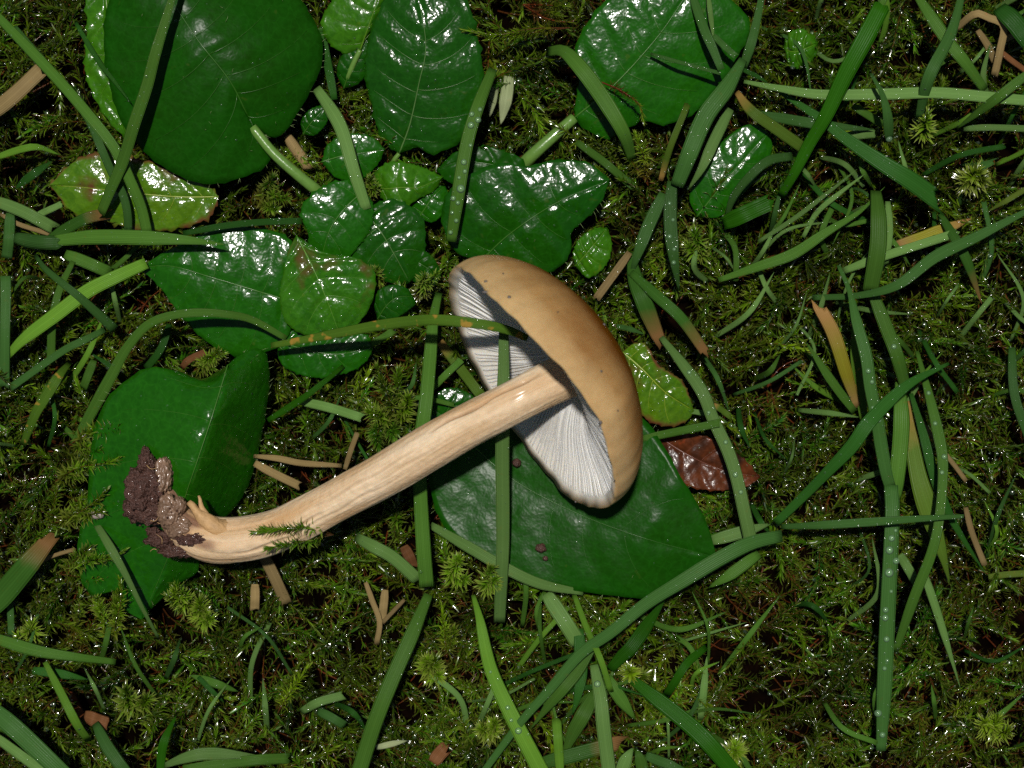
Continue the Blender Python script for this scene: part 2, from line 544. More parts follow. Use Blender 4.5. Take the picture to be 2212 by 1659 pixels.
def moss_arrays(C, leaf_len, per, hue, red):
    """C: (S, n, 3) centre lines of shoots. Returns vertices, triangles, tints."""
    S, n, _ = C.shape
    T = np.gradient(C, axis=1)
    T /= np.linalg.norm(T, axis=2)[..., None] + 1e-12
    up = np.array([0.13, 0.21, 0.97])
    A = np.cross(T, up); A /= np.linalg.norm(A, axis=2)[..., None] + 1e-12
    B = np.cross(A, T)
    # leaves
    tk = np.sort(rng.uniform(0.08, 1.0, (S, per)) ** 0.8, axis=1)
    idx = tk * (n - 1)
    i0 = np.clip(idx.astype(int), 0, n - 2)
    f = (idx - i0)[..., None]
    r = np.arange(S)[:, None]
    P = C[r, i0] * (1 - f) + C[r, i0 + 1] * f
    Tt, Aa, Bb = T[r, i0], A[r, i0], B[r, i0]
    ang = np.arange(per)[None, :] * 2.39996 + rng.uniform(0, 6.28, (S, 1)) + rng.normal(0, 0.25, (S, per))
    rad = np.cos(ang)[..., None] * Aa + np.sin(ang)[..., None] * Bb
    side = np.cross(Tt, rad)
    beta = np.radians(72 - 40 * tk ** 3 + rng.normal(0, 18, (S, per)))[..., None]
    d0 = np.cos(beta * 0.62) * Tt + np.sin(beta * 0.62) * rad
    d1 = np.cos(beta * 1.12) * Tt + np.sin(beta * 1.12) * rad
    L = (leaf_len[:, None] * rng.uniform(0.65, 1.25, (S, per)) * (1.05 - 0.35 * tk ** 3))[..., None]
    w = L * rng.uniform(0.075, 0.13, (S, per))[..., None]
    nor = np.cross(side, d0)
    m = P + d0 * L * 0.48
    tip = m + d1 * L * 0.56
    V = np.stack([P - side * w * 0.75, P + side * w * 0.75, m - side * w * 0.8 + nor * w * 0.25, m, m + side * w * 0.8 + nor * w * 0.25, tip], axis=2)
    nv = S * per
    V = V.reshape(-1, 3)
    o = (np.arange(nv) * 6)[:, None]
    tri = np.array([[0, 1, 3], [0, 3, 2], [1, 4, 3], [2, 3, 5], [3, 4, 5]])
    Fl = (o[:, None, :] + tri[None]).reshape(-1, 3)
    g = hue[:, None, None]
    base = OLIVE * g + GREEN * (1 - g)
    old = np.clip(0.75 - 1.5 * tk + red[:, None], 0, 1)[..., None]
    lc = base * (1 - old) + (BROWN * 0.65 + RED * 0.35) * old
    lc = lc * rng.uniform(0.6, 1.35, (S, per, 1)) * rng.uniform(0.45, 1.25, (S, 1, 1))
    pale = PALE * (0.35 + 0.65 * (1 - old))
    cols = np.stack([lc * 0.7, lc * 0.7, lc, lc, lc, lc * 0.45 + pale * 0.55], axis=2).reshape(-1, 3)
    # stems: three-sided
    rr = (0.00016 * np.linspace(1.15, 0.5, n))[None, :, None, None]
    a3 = np.array([0, 2.0944, 4.1888])
    ring = np.cos(a3)[None, None, :, None] * A[:, :, None, :] + np.sin(a3)[None, None, :, None] * B[:, :, None, :]
    SV = (C[:, :, None, :] + rr * ring).reshape(-1, 3)
    b0 = len(V)
    q = []
    for i in range(n - 1):
        for j in range(3):
            k = (j + 1) % 3
            q += [[i * 3 + j, i * 3 + k, (i + 1) * 3 + k], [i * 3 + j, (i + 1) * 3 + k, (i + 1) * 3 + j]]
    q = np.array(q)
    Fs = (b0 + (np.arange(S) * n * 3)[:, None, None] + q[None]).reshape(-1, 3)
    tt = np.linspace(0, 1, n)[None, :, None, None]
    sr = np.clip(0.35 + red, 0, 1)[:, None, None, None]
    scol = (RED * sr + BROWN * (1 - sr)) * (1 - tt ** 2) + (OLIVE * 0.8 * (1 - sr) + RED * sr) * tt ** 2
    scol = np.broadcast_to(scol, (S, n, 3, 3)).reshape(-1, 3)
    return np.vstack([V, SV]), np.vstack([Fl, Fs]), np.vstack([cols, scol])


def tri_mesh(name, V, F, mat, tint):
    me = bpy.data.meshes.new(name)
    me.vertices.add(len(V))
    me.vertices.foreach_set('co', V.astype(np.float32).ravel())
    me.loops.add(len(F) * 3)
    me.loops.foreach_set('vertex_index', F.astype(np.int32).ravel())
    me.polygons.add(len(F))
    me.polygons.foreach_set('loop_start', np.arange(0, len(F) * 3, 3, dtype=np.int32))
    me.polygons.foreach_set('loop_total', np.full(len(F), 3, dtype=np.int32))
    me.polygons.foreach_set('use_smooth', np.ones(len(F), dtype=bool))
    me.update()
    a = me.color_attributes.new('tint', 'FLOAT_COLOR', 'POINT')
    t = np.ones((len(V), 4), dtype=np.float32)
    t[:, :3] = tint
    a.data.foreach_set('color', t.ravel())
    me.materials.append(mat)
    me.validate()
    return me


LEAF_OUTLINES = []


def under_leaf(X, Y):
    m = np.zeros(len(X), dtype=bool)
    for poly in LEAF_OUTLINES:
        x0, y0 = poly[:, 0], poly[:, 1]
        x1, y1 = np.roll(x0, -1), np.roll(y0, -1)
        c = np.zeros(len(X), dtype=bool)
        for a, b, d, e in zip(x0, y0, x1, y1):
            if b == e:
                continue
            hit = ((b > Y) != (e > Y)) & (X < (d - a) * (Y - b) / (e - b) + a)
            c ^= hit
        m |= c
    return m


def shoots(step, keep_lo, keep_mul, ph, len_rng, h_rng, n, jitter=1.7):
    xs = np.arange(-0.150, 0.150, step)
    ys = np.arange(-0.120, 0.120, step)
    X, Y = np.meshgrid(xs, ys)
    X = (X + rng.uniform(-0.5, 0.5, X.shape) * step * jitter).ravel()
    Y = (Y + rng.uniform(-0.5, 0.5, Y.shape) * step * jitter).ravel()
    dens = wob(X * 110, Y * 110, 1, ph)
    outer = np.maximum(np.abs(X) / 0.112, np.abs(Y) / 0.088)
    keep = (rng.uniform(0, 1, X.shape) < np.clip(keep_mul + 0.95 * dens, keep_lo, 1.0)) & (rng.uniform(0, 1, X.shape) < np.clip(2.6 - 1.6 * outer, 0.18, 1))
    X, Y, dens = X[keep], Y[keep], dens[keep]
    S = len(X)
    t = np.linspace(0, 1, n)[None, :]
    az = 2.6 * wob(X * 38, Y * 38, 1, 1.0 + ph)[:, None] + rng.normal(0, 0.75, (S, 1)) + np.where(rng.uniform(0, 1, (S, 1)) < 0.35, 3.1, 0)
    Ls = rng.uniform(*len_rng, (S, 1))
    h = rng.uniform(*h_rng, (S, 1)) * (0.85 + 0.35 * dens[:, None])
    h = np.where(under_leaf(X, Y)[:, None], np.minimum(h, 0.0048), h)
    bend = rng.normal(0, 0.55, (S, 1))
    aa = az + bend * t + 0.25 * np.sin(t * 5 + az)
    ux, uy = np.cos(aa), np.sin(aa)
    C = np.stack([X[:, None] + np.cumsum(ux, axis=1) * Ls / n - Ls * 0.45 * np.cos(az), Y[:, None] + np.cumsum(uy, axis=1) * Ls / n - Ls * 0.45 * np.sin(az),
                  0.0008 + h * np.minimum(1, (t * 1.25) ** 0.8) - h * 0.22 * np.clip(t - 0.6, 0, 1) ** 2 * 4 + 0 * ux], axis=2)
    return X, Y, C, S


def moss_carpet():
    n = 9
    # matted old growth below, brown and reddish
    X, Y, C, S = shoots(0.0042, 0.25, 0.60, 2.2, (0.008, 0.018), (0.0015, 0.0050), n)
    hue = np.clip(rng.normal(0.5, 0.3, S), 0, 1)
    red = np.clip(0.30 + 0.40 * wob(X * 62, Y * 62, 1, 5.0) + rng.normal(0, 0.2, S), 0, 0.9)
    V0, F0, c0 = moss_arrays(C, rng.uniform(0.0014, 0.0024, S), 26, hue, red)
    # living plumes on top
    X, Y, C, S = shoots(0.0032, 0.18, 0.68, 0.4, (0.012, 0.026), (0.0055, 0.0116), n)
    hue = np.clip(0.55 + 0.45 * wob(X * 55, Y * 55, 1, 3.1) + rng.normal(0, 0.25, S), 0, 1)
    east = np.clip((X - 0.03) / 0.07, 0, 1) * np.clip((0.01 - Y) / 0.06, 0, 1)
    red = np.clip(-0.10 + 0.42 * wob(X * 62, Y * 62, 1, 5.0) + 0.22 * east + rng.normal(0, 0.14, S), -0.4, 0.75)
    V1, F1, c1 = moss_arrays(C, rng.uniform(0.0017, 0.0027, S), 84, hue, red)
    c1 = c1 * (0.70 + 0.48 * wob(V1[:, 0] * 78, V1[:, 1] * 78, 1, 8.0))[:, None].clip(0.26, 1.25)
    o = add('moss', tri_mesh('moss', np.vstack([V0, V1]), np.vstack([F0, F1 + len(V0)]), M_moss, np.vstack([c0, c1])))
    tag(o, 'wet olive green and reddish moss carpet covering the soil', 'moss', kind='stuff')
    # beads of water caught in the moss
    VV, FF, off = [], [], 0
    for i in rng.integers(0, S, 15000):
        k = rng.integers(2, n)
        p = C[i, k] + np.array([rng.normal(0, 0.0009), rng.normal(0, 0.0009), 0.0007])
        r = rng.uniform(0.00012, 0.00032) * (1.7 if rng.uniform() < 0.15 else 1.0)
        v, f = dome_vf(p, np.array([rng.normal(0, .13), 0.1 + rng.normal(0, .13), 1.0]), r, r * 0.26, off, 6)
        VV += v; FF += f; off += len(v)
    o = add('dew', make_mesh('dew', VV, FF, M_dew))
    tag(o, 'tiny beads of water caught among the moss', 'dew', kind='stuff')


SPRIGS = 'moss sprigs standing above the carpet'


def sprig(label, path, leaf_mm, per, hue=0.6, red=0.0, branches=1, spread=0.0):
    base = Vector(at(*path[0]))
    Cs = []
    for b in range(branches):
        w = np.array([at(*p) for p in path])
        c = spline(w, 12)
        if b:
            t = np.linspace(0, 1, 12)[:, None]
            d = c[-1] - c[0]
            L = np.linalg.norm(d)
            a = rng.uniform(-1, 1) * spread
            d2 = np.array([d[0] * math.cos(a) - d[1] * math.sin(a), d[0] * math.sin(a) + d[1] * math.cos(a), d[2] + rng.normal(0, 0.15) * L])
            c = c[0] + d2 * t * rng.uniform(0.5, 0.95) + np.array([0, 0, 0.12 * L]) * (t - t * t)
        Cs.append(c)
    C = np.array(Cs) - np.array(base)
    S = len(C)
    V, F, c = moss_arrays(C, np.full(S, leaf_mm * 0.001), per, np.clip(rng.normal(hue, 0.08, S), 0, 1), np.clip(rng.normal(red, 0.06, S), -0.5, 0.8))
    # the last block of vertices is the stem
    nl = S * per * 6
    nf = S * per * 5
    root = empty('moss_sprig', base)
    tag(root, label, 'moss sprig', SPRIGS)
    o = add('leaves', tri_mesh('sprig_leaves', V[:nl], F[:nf], M_moss, c[:nl]), root)
    o['kind'] = 'stuff'
    add('stem', tri_mesh('sprig_stem', V[nl:], F[nf:] - nl, M_moss, c[nl:]), root)


# ------------------------------------------------------------------ broad leaves
LEAVES = 'broad leaves spread over the moss'


def leaf(label, mid, left, right, zmid, zl, zr, kind, veins=5, petiole=None, pw=9, bump_mm=0.35, dew=26, teeth=2.0, name='broad_leaf', hairs=0, shape=1.5, midw=5.0, tilt=None):
    ns, nt_ = 54, 13
    bump_mm = bump_mm * (0.60 if kind in ('wet', 'lime', 'limespot', 'yellow') else 0.5)
    gy = TILT[kind] if tilt is None else tilt
    vmid = sum(p[1] for p in mid + left + right) / len(mid + left + right)
    M = spline(mid, ns)
    Lf = spline([mid[0]] + left + [mid[-1]], ns)
    Rt = spline([mid[0]] + right + [mid[-1]], ns)
    zm = np.interp(np.linspace(0, 1, ns), np.linspace(0, 1, len(np.atleast_1d(zmid))), np.atleast_1d(zmid))
    zL = np.interp(np.linspace(0, 1, ns), np.linspace(0, 1, len(np.atleast_1d(zl))), np.atleast_1d(zl))
    zR = np.interp(np.linspace(0, 1, ns), np.linspace(0, 1, len(np.atleast_1d(zr))), np.atleast_1d(zr))
    ph = random.uniform(0, 20)
    s = np.linspace(0, 1, ns)
    sv = [(k + 0.55) / (veins + 0.9) * 0.86 for k in range(veins)]
    span = (np.linalg.norm(M[-1] - M[0]))

    def surf(si, t, sgn):
        """px position and height in mm at fraction si along the rib, t out to the edge"""
        m = np.array([np.interp(si, s, M[:, 0]), np.interp(si, s, M[:, 1])])
        E = Lf if sgn < 0 else Rt
        e = np.array([np.interp(si, s, E[:, 0]), np.interp(si, s, E[:, 1])])
        ze = np.interp(si, s, zL if sgn < 0 else zR)
        p = m * (1 - t) + e * t
        z = np.interp(si, s, zm) + ze * t ** shape + gy * (p[1] - vmid) / 100.0
        for k, v in enumerate(sv):
            d = (si - v - 0.15 * t ** 1.3) / 0.030
            z -= bump_mm * 1.2 * math.exp(-d * d) * min(1.0, 5 * t * (1.15 - t) + 0.2)
        z -= bump_mm * 1.5 * math.exp(-(t / 0.08) ** 2)
        z += bump_mm * 0.8 * float(wob(p[0] / 26.0, p[1] / 26.0, 1, ph)) + bump_mm * 0.35 * float(wob(p[0] / 9.0, p[1] / 9.0, 1, ph + 3))
        return p, z

    grid = []
    uv = []
    ts = [(-1, 1 - j / nt_) for j in range(nt_)] + [(1, j / nt_) for j in range(nt_ + 1)]
    nc = len(ts)
    for i in range(ns):
        for sgn, t in ts:
            p, z = surf(s[i], t, sgn)
            if t == 1.0 and 0 < i < ns - 1 and teeth:
                dv = p - M[i]
                ln = np.linalg.norm(dv) + 1e-6
                p = p + dv / ln * teeth * (random.uniform(-0.6, 0.6) + (1.3 if i % 5 == 2 else 0) - 0.2)
            grid.append(at(p[0], p[1], z))
            uv.append((t, s[i]))
    G = np.array(grid)
    base = np.array(at(mid[0][0], mid[0][1], zm[0] + gy * (mid[0][1] - vmid) / 100.0))
    Gl = G - base
    th = 0.00022
    V = np.vstack([Gl, Gl - np.array([0, 0, th])])
    n1 = len(Gl)
    F = []
    for i in range(ns - 1):
        for j in range(nc - 1):
            a, b, c, d = i * nc + j, i * nc + j + 1, (i + 1) * nc + j + 1, (i + 1) * nc + j
            F.append((a, d, c, b))
            F.append((n1 + a, n1 + b, n1 + c, n1 + d))
    for i in range(ns - 1):
        for j in (0, nc - 1):
            a, d = i * nc + j, (i + 1) * nc + j
            F.append((a, d, n1 + d, n1 + a) if j else (d, a, n1 + a, n1 + d))
    for i in (0, ns - 1):
        for j in range(nc - 1):
            a, b = i * nc + j, i * nc + j + 1
            F.append((a, b, n1 + b, n1 + a))
    # make the upper side face up
    a0, b0, c0 = Gl[F[nc * 8][0]], Gl[F[nc * 8][1]], Gl[F[nc * 8][2]]
    k = (ns // 2) * (nc - 1) * 2 + 4
    k -= k % 2
    va, vb, vc = (V[F[k][q]] for q in range(3))
    if np.cross(vb - va, vc - va)[2] < 0:
        F = [f[::-1] for f in F]
    root = empty(name, base)
    tag(root, label, 'leaf', LEAVES)
    LEAF_OUTLINES.append(np.vstack([G[0::nc][:, :2], G[nc - 1::nc][::-1][:, :2]]))
    add('leaf_blade', make_mesh('leaf_blade', V, F, LM[kind], uv=uv + uv), root)
    # midrib and side veins, standing a little proud
    vm = M_vein[kind]
    C = []
    for si in np.linspace(0.0, 0.96, 26):
        p, z = surf(si, 0.0, 1)
        C.append(np.array(at(p[0], p[1], z + 0.12)) - base)
    C = np.array(C)
    v, f = tube_vf(C, np.linspace(midw * 0.8, 0.8, 26) * PX * 0.5, 6)
    add('midrib', make_mesh('midrib', v, f, vm), root)
    for k, v0 in enumerate(sv):
        for sgn in (-1, 1):
            C = []
            v1 = v0 + random.uniform(-0.012, 0.012)
            tmax = random.uniform(0.74, 0.92)
            for t in np.linspace(0.0, tmax, 11):
                p, z = surf(min(v1 + 0.15 * t ** 1.3, 0.99), t, sgn)
                C.append(np.array(at(p[0], p[1], z + 0.10)) - base)
            v, f = tube_vf(np.array(C), np.linspace(midw * 0.30, 0.5, 11) * PX * 0.5, 5)
            add('vein', make_mesh('vein', v, f, vm), root)
    if petiole:
        off0 = gy * (mid[0][1] - vmid) / 100.0
        np_ = len(petiole) - 1
        C = np.array([at(q[0], q[1], q[2] + off0 * (1 - k / np_)) for k, q in enumerate(petiole)]) - base
        C = spline(C, 20)
        v, f = tube_vf(C, np.linspace(1.0, 0.8, 20)[::-1] * pw * PX, 10)
        add('petiole', make_mesh('petiole', v, f, M_petiole), root)
    if dew:
        VV, FF, off = [], [], 0
        for _ in range(dew):
            i, j = random.randrange(3, ns - 4), random.randrange(2, nc - 3)
            a = Gl[i * nc + j]
            nr = np.cross(Gl[i * nc + j + 1] - a, Gl[(i + 1) * nc + j] - a)
            if nr[2] < 0:
                nr = -nr
            r = random.uniform(0.00010, 0.00026)
            q = a + (Gl[i * nc + j + 1] - a) * random.random() + (Gl[(i + 1) * nc + j] - a) * random.random()
            v, f = dome_vf(q, nr, r, r * 0.22, off, 6)
            VV += v; FF += f; off += len(v)
        o = add('dew', make_mesh('leaf_dew', VV, FF, M_dew), root)
        o['kind'] = 'stuff'
    if hairs:
        VV, FF, off = [], [], 0
        for _ in range(hairs):
            i = random.randrange(1, ns - 1)
            j = random.choice((0, nc - 1)) if random.random() < 0.75 else random.randrange(nc)
            a = Gl[i * nc + j]
            if j in (0, nc - 1):
                d = a - Gl[i * nc + (1 if j == 0 else nc - 2)]
                d = d / (np.linalg.norm(d) + 1e-9) + np.array([0, 0, 0.5]) + np.array([random.gauss(0, .3) for _ in range(3)])
            else:
                d = np.array([random.gauss(0.3, .4), random.gauss(0.2, .4), 0.9])
            d /= np.linalg.norm(d)
            Lh = random.uniform(0.0007, 0.0015)
            c = np.array([a, a + d * Lh * 0.5, a + d * Lh + np.array([0, 0, -0.0001])])
            v, f = tube_vf(c, np.array([0.00004, 0.00003, 0.000012]), 3, off)
            VV += list(v); FF += f; off += len(v)
        o = add('hairs', make_mesh('leaf_hairs', VV, FF, M_hair), root)
        o['kind'] = 'stuff'
    return root


leaf('largest leaf in the top left corner, dark green with a stout pale stalk',
     [(545, 275), (500, 180), (430, 90), (370, 0), (325, -70)],
     [(585, 345), (520, 385), (450, 398), (390, 382), (335, 348), (290, 305), (258, 255), (236, 180), (224, 100), (230, 20), (262, -50)],
     [(600, 298), (645, 240), (688, 160), (697, 95), (670, 30), (620, -30), (480, -90)],
     [18, 22, 23, 21, 19], [-2.5, -3, -4, -3, -1], [-1, -7, -9, -7, -2], 'dark', 6, [(545, 275, 18.3), (590, 330, 17.5), (640, 375, 16.5), (690, 416, 14), (715, 440, 9)], 13, 0.45, 18, hairs=70, midw=6)
leaf('yellow green wet leaf with brown stained edges under two crossed grass blades',
     [(472, 425), (380, 425), (270, 415), (180, 405), (108, 400)],
     [(440, 392), (380, 372), (310, 345), (240, 330), (180, 338), (140, 362)], [(455, 470), (400, 490), (330, 500), (230, 482), (160, 462), (130, 430)],
     [12.5, 13, 13, 12.5, 11], [0, -0.5, -0.8, 0], [0, -0.8, -1, -0.5], 'yellow', 4, None, 9, 0.5, 55, teeth=5)
leaf('narrow lime leaf edge showing behind the largest dark leaf on its left',
     [(225, -50), (235, 60), (245, 170), (275, 300)], [(185, -10), (188, 60), (182, 150), (205, 215), (240, 270)], [(280, 0), (290, 100), (290, 200), (290, 270)],
     [13, 14, 13.5, 12], -0.6, -0.6, 'lime', 4, None, 9, 0.7, 45, teeth=3)
leaf('small lime leaf at the top edge beside the largest dark leaf',
     [(778, 108), (795, 60), (812, 10), (822, -40)], [(745, 116), (706, 88), (694, 48), (715, 5), (765, -40)], [(800, 75), (822, 35), (836, 0), (838, -30)],
     [14, 16, 16.5, 16], [-1, -1.5, -1], [-1, -1.5, -1], 'lime', 3, [(778, 108, 14), (765, 135, 13), (752, 165, 11), (745, 185, 8)], 7, 0.3, 14)
leaf('small dark leaf tucked between the top lime leaf and the glossy wet leaf',
     [(742, 192), (758, 150), (775, 115), (795, 85)], [(728, 160), (735, 125), (765, 95)], [(775, 180), (798, 145), (808, 110)],
     [11, 12.5, 12.5, 12], -0.5, -0.5, 'mid', 3, None, 9, 0.2, 8, teeth=0.8, shape=2.6, tilt=-2.6)
leaf('glossy wet leaf with a pale upright midrib at the top centre',
     [(862, 332), (885, 270), (905, 180), (920, 100), (905, 0), (895, -40)],
     [(835, 312), (812, 270), (800, 215), (787, 160), (795, 90), (815, 30), (850, -30)],
     [(900, 318), (935, 333), (995, 305), (1030, 250), (1044, 160), (1032, 75), (1010, 5), (950, -40)],
     [12.5, 15, 17, 17.5, 16.5], [-0.5, -2.0, -2.2, -1], [-0.5, -1.2, -1.6, -1], 'wet', 5, [(862, 332, 12.5), (852, 345, 11), (845, 360, 8)], 6, 0.42, 60, teeth=3)
leaf('wide dull green leaf at the top right of centre with a thick slanting stalk',
     [(1240, 255), (1330, 180), (1420, 80), (1475, 0), (1500, -40)],
     [(1243, 225), (1250, 175), (1240, 120), (1262, 60), (1310, 0), (1390, -45)], [(1262, 278), (1318, 300), (1380, 262), (1440, 270), (1505, 240), (1560, 180), (1602, 105), (1622, 52), (1575, -5)],
     [12.5, 14.5, 14.5, 14, 13], [-0.5, -1, -1], [-1, -1.5, -1.2], 'bright', 5, [(1240, 255, 12.5), (1200, 290, 12), (1150, 335, 10.5), (1120, 365, 7)], 15, 0.35, 24, teeth=3, midw=6, tilt=-1.9)
leaf('smooth green leaf half hidden behind the long slanting grass at upper right',
     [(1505, 468), (1560, 400), (1620, 330), (1660, 285)], [(1490, 420), (1530, 340), (1585, 285), (1625, 268)], [(1555, 468), (1600, 425), (1645, 372), (1668, 322)],
     [11, 12.5, 12.5, 11.5], -0.6, -0.8, 'bright', 4, None, 9, 0.25, 8, teeth=0)
leaf('leaf directly above the cap with veins fanning towards a pointed right tip',
     [(1040, 562), (1104, 503), (1204, 437), (1318, 388)],
     [(985, 545), (955, 480), (965, 420), (1010, 380), (1080, 352), (1140, 358), (1200, 345), (1270, 352)], [(1110, 605), (1200, 582), (1232, 545), (1236, 500), (1272, 468), (1302, 430)],
     [12.5, 15, 16, 15], [-0.5, -1.2, -1.4, -0.5], [-0.5, -1.5, -1.8, -0.5], 'mid', 4, None, 9, 0.55, 60, hairs=30)
leaf('rounded dark leaf peeping out behind the leaf above the cap',
     [(1135, 375), (1060, 355), (990, 350), (942, 368)], [(1130, 345), (1095, 328), (1040, 315), (985, 328)], [(1110, 400), (1040, 400), (975, 395)],
     [11, 12, 12, 11], -0.4, -0.4, 'dark', 3, None, 9, 0.3, 10)
leaf('small lime leaf with a scalloped edge left of the leaf above the cap',
     [(905, 405), (870, 405), (835, 408), (806, 405)][::-1] + [(958, 382)], [(812, 372), (840, 350), (878, 352), (915, 362)], [(835, 440), (862, 458), (900, 432), (938, 412)],
     [12, 14.5, 15, 14, 13], -0.8, -1.0, 'lime', 3, None, 9, 0.3, 10, teeth=2)
leaf('little green leaf crossed by a grass blade under the glossy wet leaf',
     [(694, 350), (735, 338), (785, 330), (832, 322)], [(708, 312), (748, 290), (800, 294)], [(728, 385), (778, 388), (815, 356)],
     [12, 12.5, 12.5, 12], -0.4, -0.5, 'bright', 3, None, 9, 0.15, 8, teeth=1.5, shape=2.2, tilt=-1.6)
leaf('pitted leaf with a ragged pointed tip below the stalk of the largest leaf',
     [(786, 412), (745, 450), (712, 498), (690, 575)], [(752, 388), (706, 398), (668, 424), (648, 462), (664, 500), (668, 540)], [(806, 440), (802, 492), (775, 530), (748, 562), (716, 578)],
     [14.5, 16.5, 17, 16], -0.6, -0.8, 'bright', 4, None, 9, 0.22, 12, teeth=3, shape=2.2, tilt=-1.8)
leaf('shiny green leaf with a bright glint just right of the pitted leaf',
     [(782, 452), (822, 500), (852, 550), (885, 610)], [(750, 505), (756, 560), (806, 596), (850, 612)], [(850, 430), (912, 470), (918, 540), (905, 590)],
     [13.5, 15, 14.5, 13], -0.8, -1.0, 'wet', 4, None, 9, 0.35, 22, teeth=2.5)
leaf('round lime leaf with brown stains left of the cap',
     [(640, 508), (672, 570), (705, 645), (735, 726)], [(622, 545), (606, 620), (606, 665), (625, 705), (668, 726)], [(700, 545), (765, 556), (808, 585), (810, 625), (795, 670), (765, 708)],
     [16, 18.5, 18.5, 17], [-0.6, -1.2, -1.2], [-0.8, -1.5, -1.2], 'limespot', 4, None, 9, 0.6, 45, midw=4)
leaf('broad green leaf tapering left under the round lime leaf',
     [(640, 655), (560, 630), (460, 600), (370, 575), (298, 578)],
     [(650, 590), (630, 520), (560, 492), (460, 498), (365, 540)], [(625, 720), (595, 752), (530, 772), (480, 758), (430, 725), (390, 680), (340, 615)],
     [14.5, 15.5, 15.5, 15, 13], [-0.5, -1, -1, 0], [-0.5, -1.5, -1.5, 0], 'bright', 5, None, 9, 0.45, 30, hairs=30)
leaf('green leaf under the spotted grass blade below the round lime leaf',
     [(595, 735), (660, 755), (730, 765), (805, 748)], [(640, 712), (720, 715), (790, 722)], [(612, 790), (680, 816), (760, 802), (798, 770)],
     [12, 13, 13, 12], -0.5, -0.6, 'bright', 4, None, 9, 0.4, 18)
leaf('large folded leaf under the soil caked stem base with one half in shade',
     [(492, 788), (458, 900), (428, 990), (398, 1080), (372, 1180), (306, 1338)],
     [(440, 818), (385, 802), (320, 794), (255, 836), (218, 885), (196, 960), (190, 1060), (170, 1160), (168, 1230), (200, 1290), (232, 1268), (262, 1312)],
     [(515, 768), (560, 752), (582, 795), (576, 880), (560, 965), (540, 1040), (508, 1095), (470, 1135), (440, 1190), (420, 1240), (372, 1272)],
     [22, 26, 26, 22.5, 16, 11.5], [-4, -7, -8, -6, -2.5, 0], [-3, -14, -17, -13, -5, 0], 'bright', 5, None, 9, 0.55, 45, teeth=2, hairs=90, shape=1.15, midw=4, tilt=-0.6)
leaf('large smooth leaf under the lower half of the cap',
     [(960, 905), (1100, 1030), (1250, 1110), (1400, 1165), (1548, 1204)],
     [(928, 985), (932, 1070), (965, 1145), (1040, 1210), (1150, 1258), (1270, 1280), (1400, 1292), (1440, 1268), (1505, 1232)],
     [(1040, 900), (1150, 880), (1290, 860), (1385, 900), (1435, 965), (1468, 1025), (1505, 1085), (1532, 1145)],
     [10.5, 12, 15, 18.5, 17], [0, 0.5, 0, -1.5, -1], [0, -1, -1, 0, 0], 'dark', 6, None, 9, 0.35, 40, hairs=50, teeth=1, midw=3.5, tilt=-0.9)
leaf('little rounded leaf in the gap left of the stem and the far gills',
     [(948, 935), (960, 900), (978, 865), (990, 838)], [(925, 905), (930, 865), (960, 840)], [(985, 920), (1018, 885), (1024, 858)],
     [9, 10.5, 11, 10.5], -0.3, -0.4, 'mid', 3, None, 9, 0.2, 6)
leaf('wet lime leaf with a purplish rim sticking out right of the cap',
     [(1345, 760), (1390, 800), (1440, 850), (1500, 888)], [(1370, 742), (1395, 745), (1425, 790), (1475, 825)], [(1360, 850), (1395, 905), (1445, 922), (1485, 908)],
     [14, 15.5, 15, 13], -0.6, -0.8, 'yellow', 4, None, 9, 0.5, 45)
leaf('dead red brown leaf with a pale rim right of the cap',
     [(1425, 945), (1490, 985), (1560, 1015), (1642, 1030)], [(1470, 935), (1530, 945), (1600, 985)], [(1440, 1000), (1475, 1045), (1540, 1060), (1610, 1052)],
     [10.5, 11.5, 11.5, 10.5], 0.6, 0.8, 'red', 4, None, 9, 0.4, 20)
leaf('small pale glossy leaf tight against the upper right of the cap',
     [(1242, 575), (1265, 550), (1290, 520), (1312, 492)], [(1238, 545), (1255, 512), (1288, 492)], [(1272, 600), (1310, 572), (1322, 530)],
     [12, 13.5, 13.5, 12.5], -0.8, -0.8, 'lime', 3, None, 9, 0.5, 22)
leaf('dark leaf glimpsed behind the pitted leaf and the shiny one',
     [(690, 560), (735, 572), (775, 580), (812, 600)], [(705, 530), (755, 535), (800, 560)], [(700, 590), (745, 612), (790, 622)],
     [12.5, 13, 13, 12], -0.5, -0.5, 'mid', 3, None, 9, 0.2, 8, teeth=0.8)
leaf('small green leaf filling the gap between the lime leaf and the leaf above the cap',
     [(905, 470), (925, 440), (940, 420), (962, 402)], [(885, 440), (905, 415), (935, 400)], [(935, 480), (962, 455), (970, 425)],
     [11, 12, 12, 11], -0.4, -0.4, 'bright', 3, None, 9, 0.2, 8, teeth=0.8)
leaf('tiny rounded leaf between the round lime leaf and the cap rim',
     [(815, 690), (835, 660), (860, 642), (892, 640)], [(808, 655), (820, 625), (850, 615), (878, 622)], [(845, 692), (880, 672), (898, 655)],
     [13, 14.5, 14.5, 13.5], -0.6, -0.6, 'mid', 3, None, 9, 0.25, 5, teeth=0.8, shape=2.6, tilt=-2.6)
leaf('small dark leaf touching the left tip of the cap',
     [(880, 550), (905, 568), (930, 585), (945, 612)], [(900, 535), (935, 555), (952, 590)], [(876, 580), (895, 610), (925, 620)],
     [11, 12.5, 12.5, 11], -0.5, -0.5, 'dark', 3, None, 9, 0.25, 8, teeth=0.8, shape=2.6, tilt=-2.6)
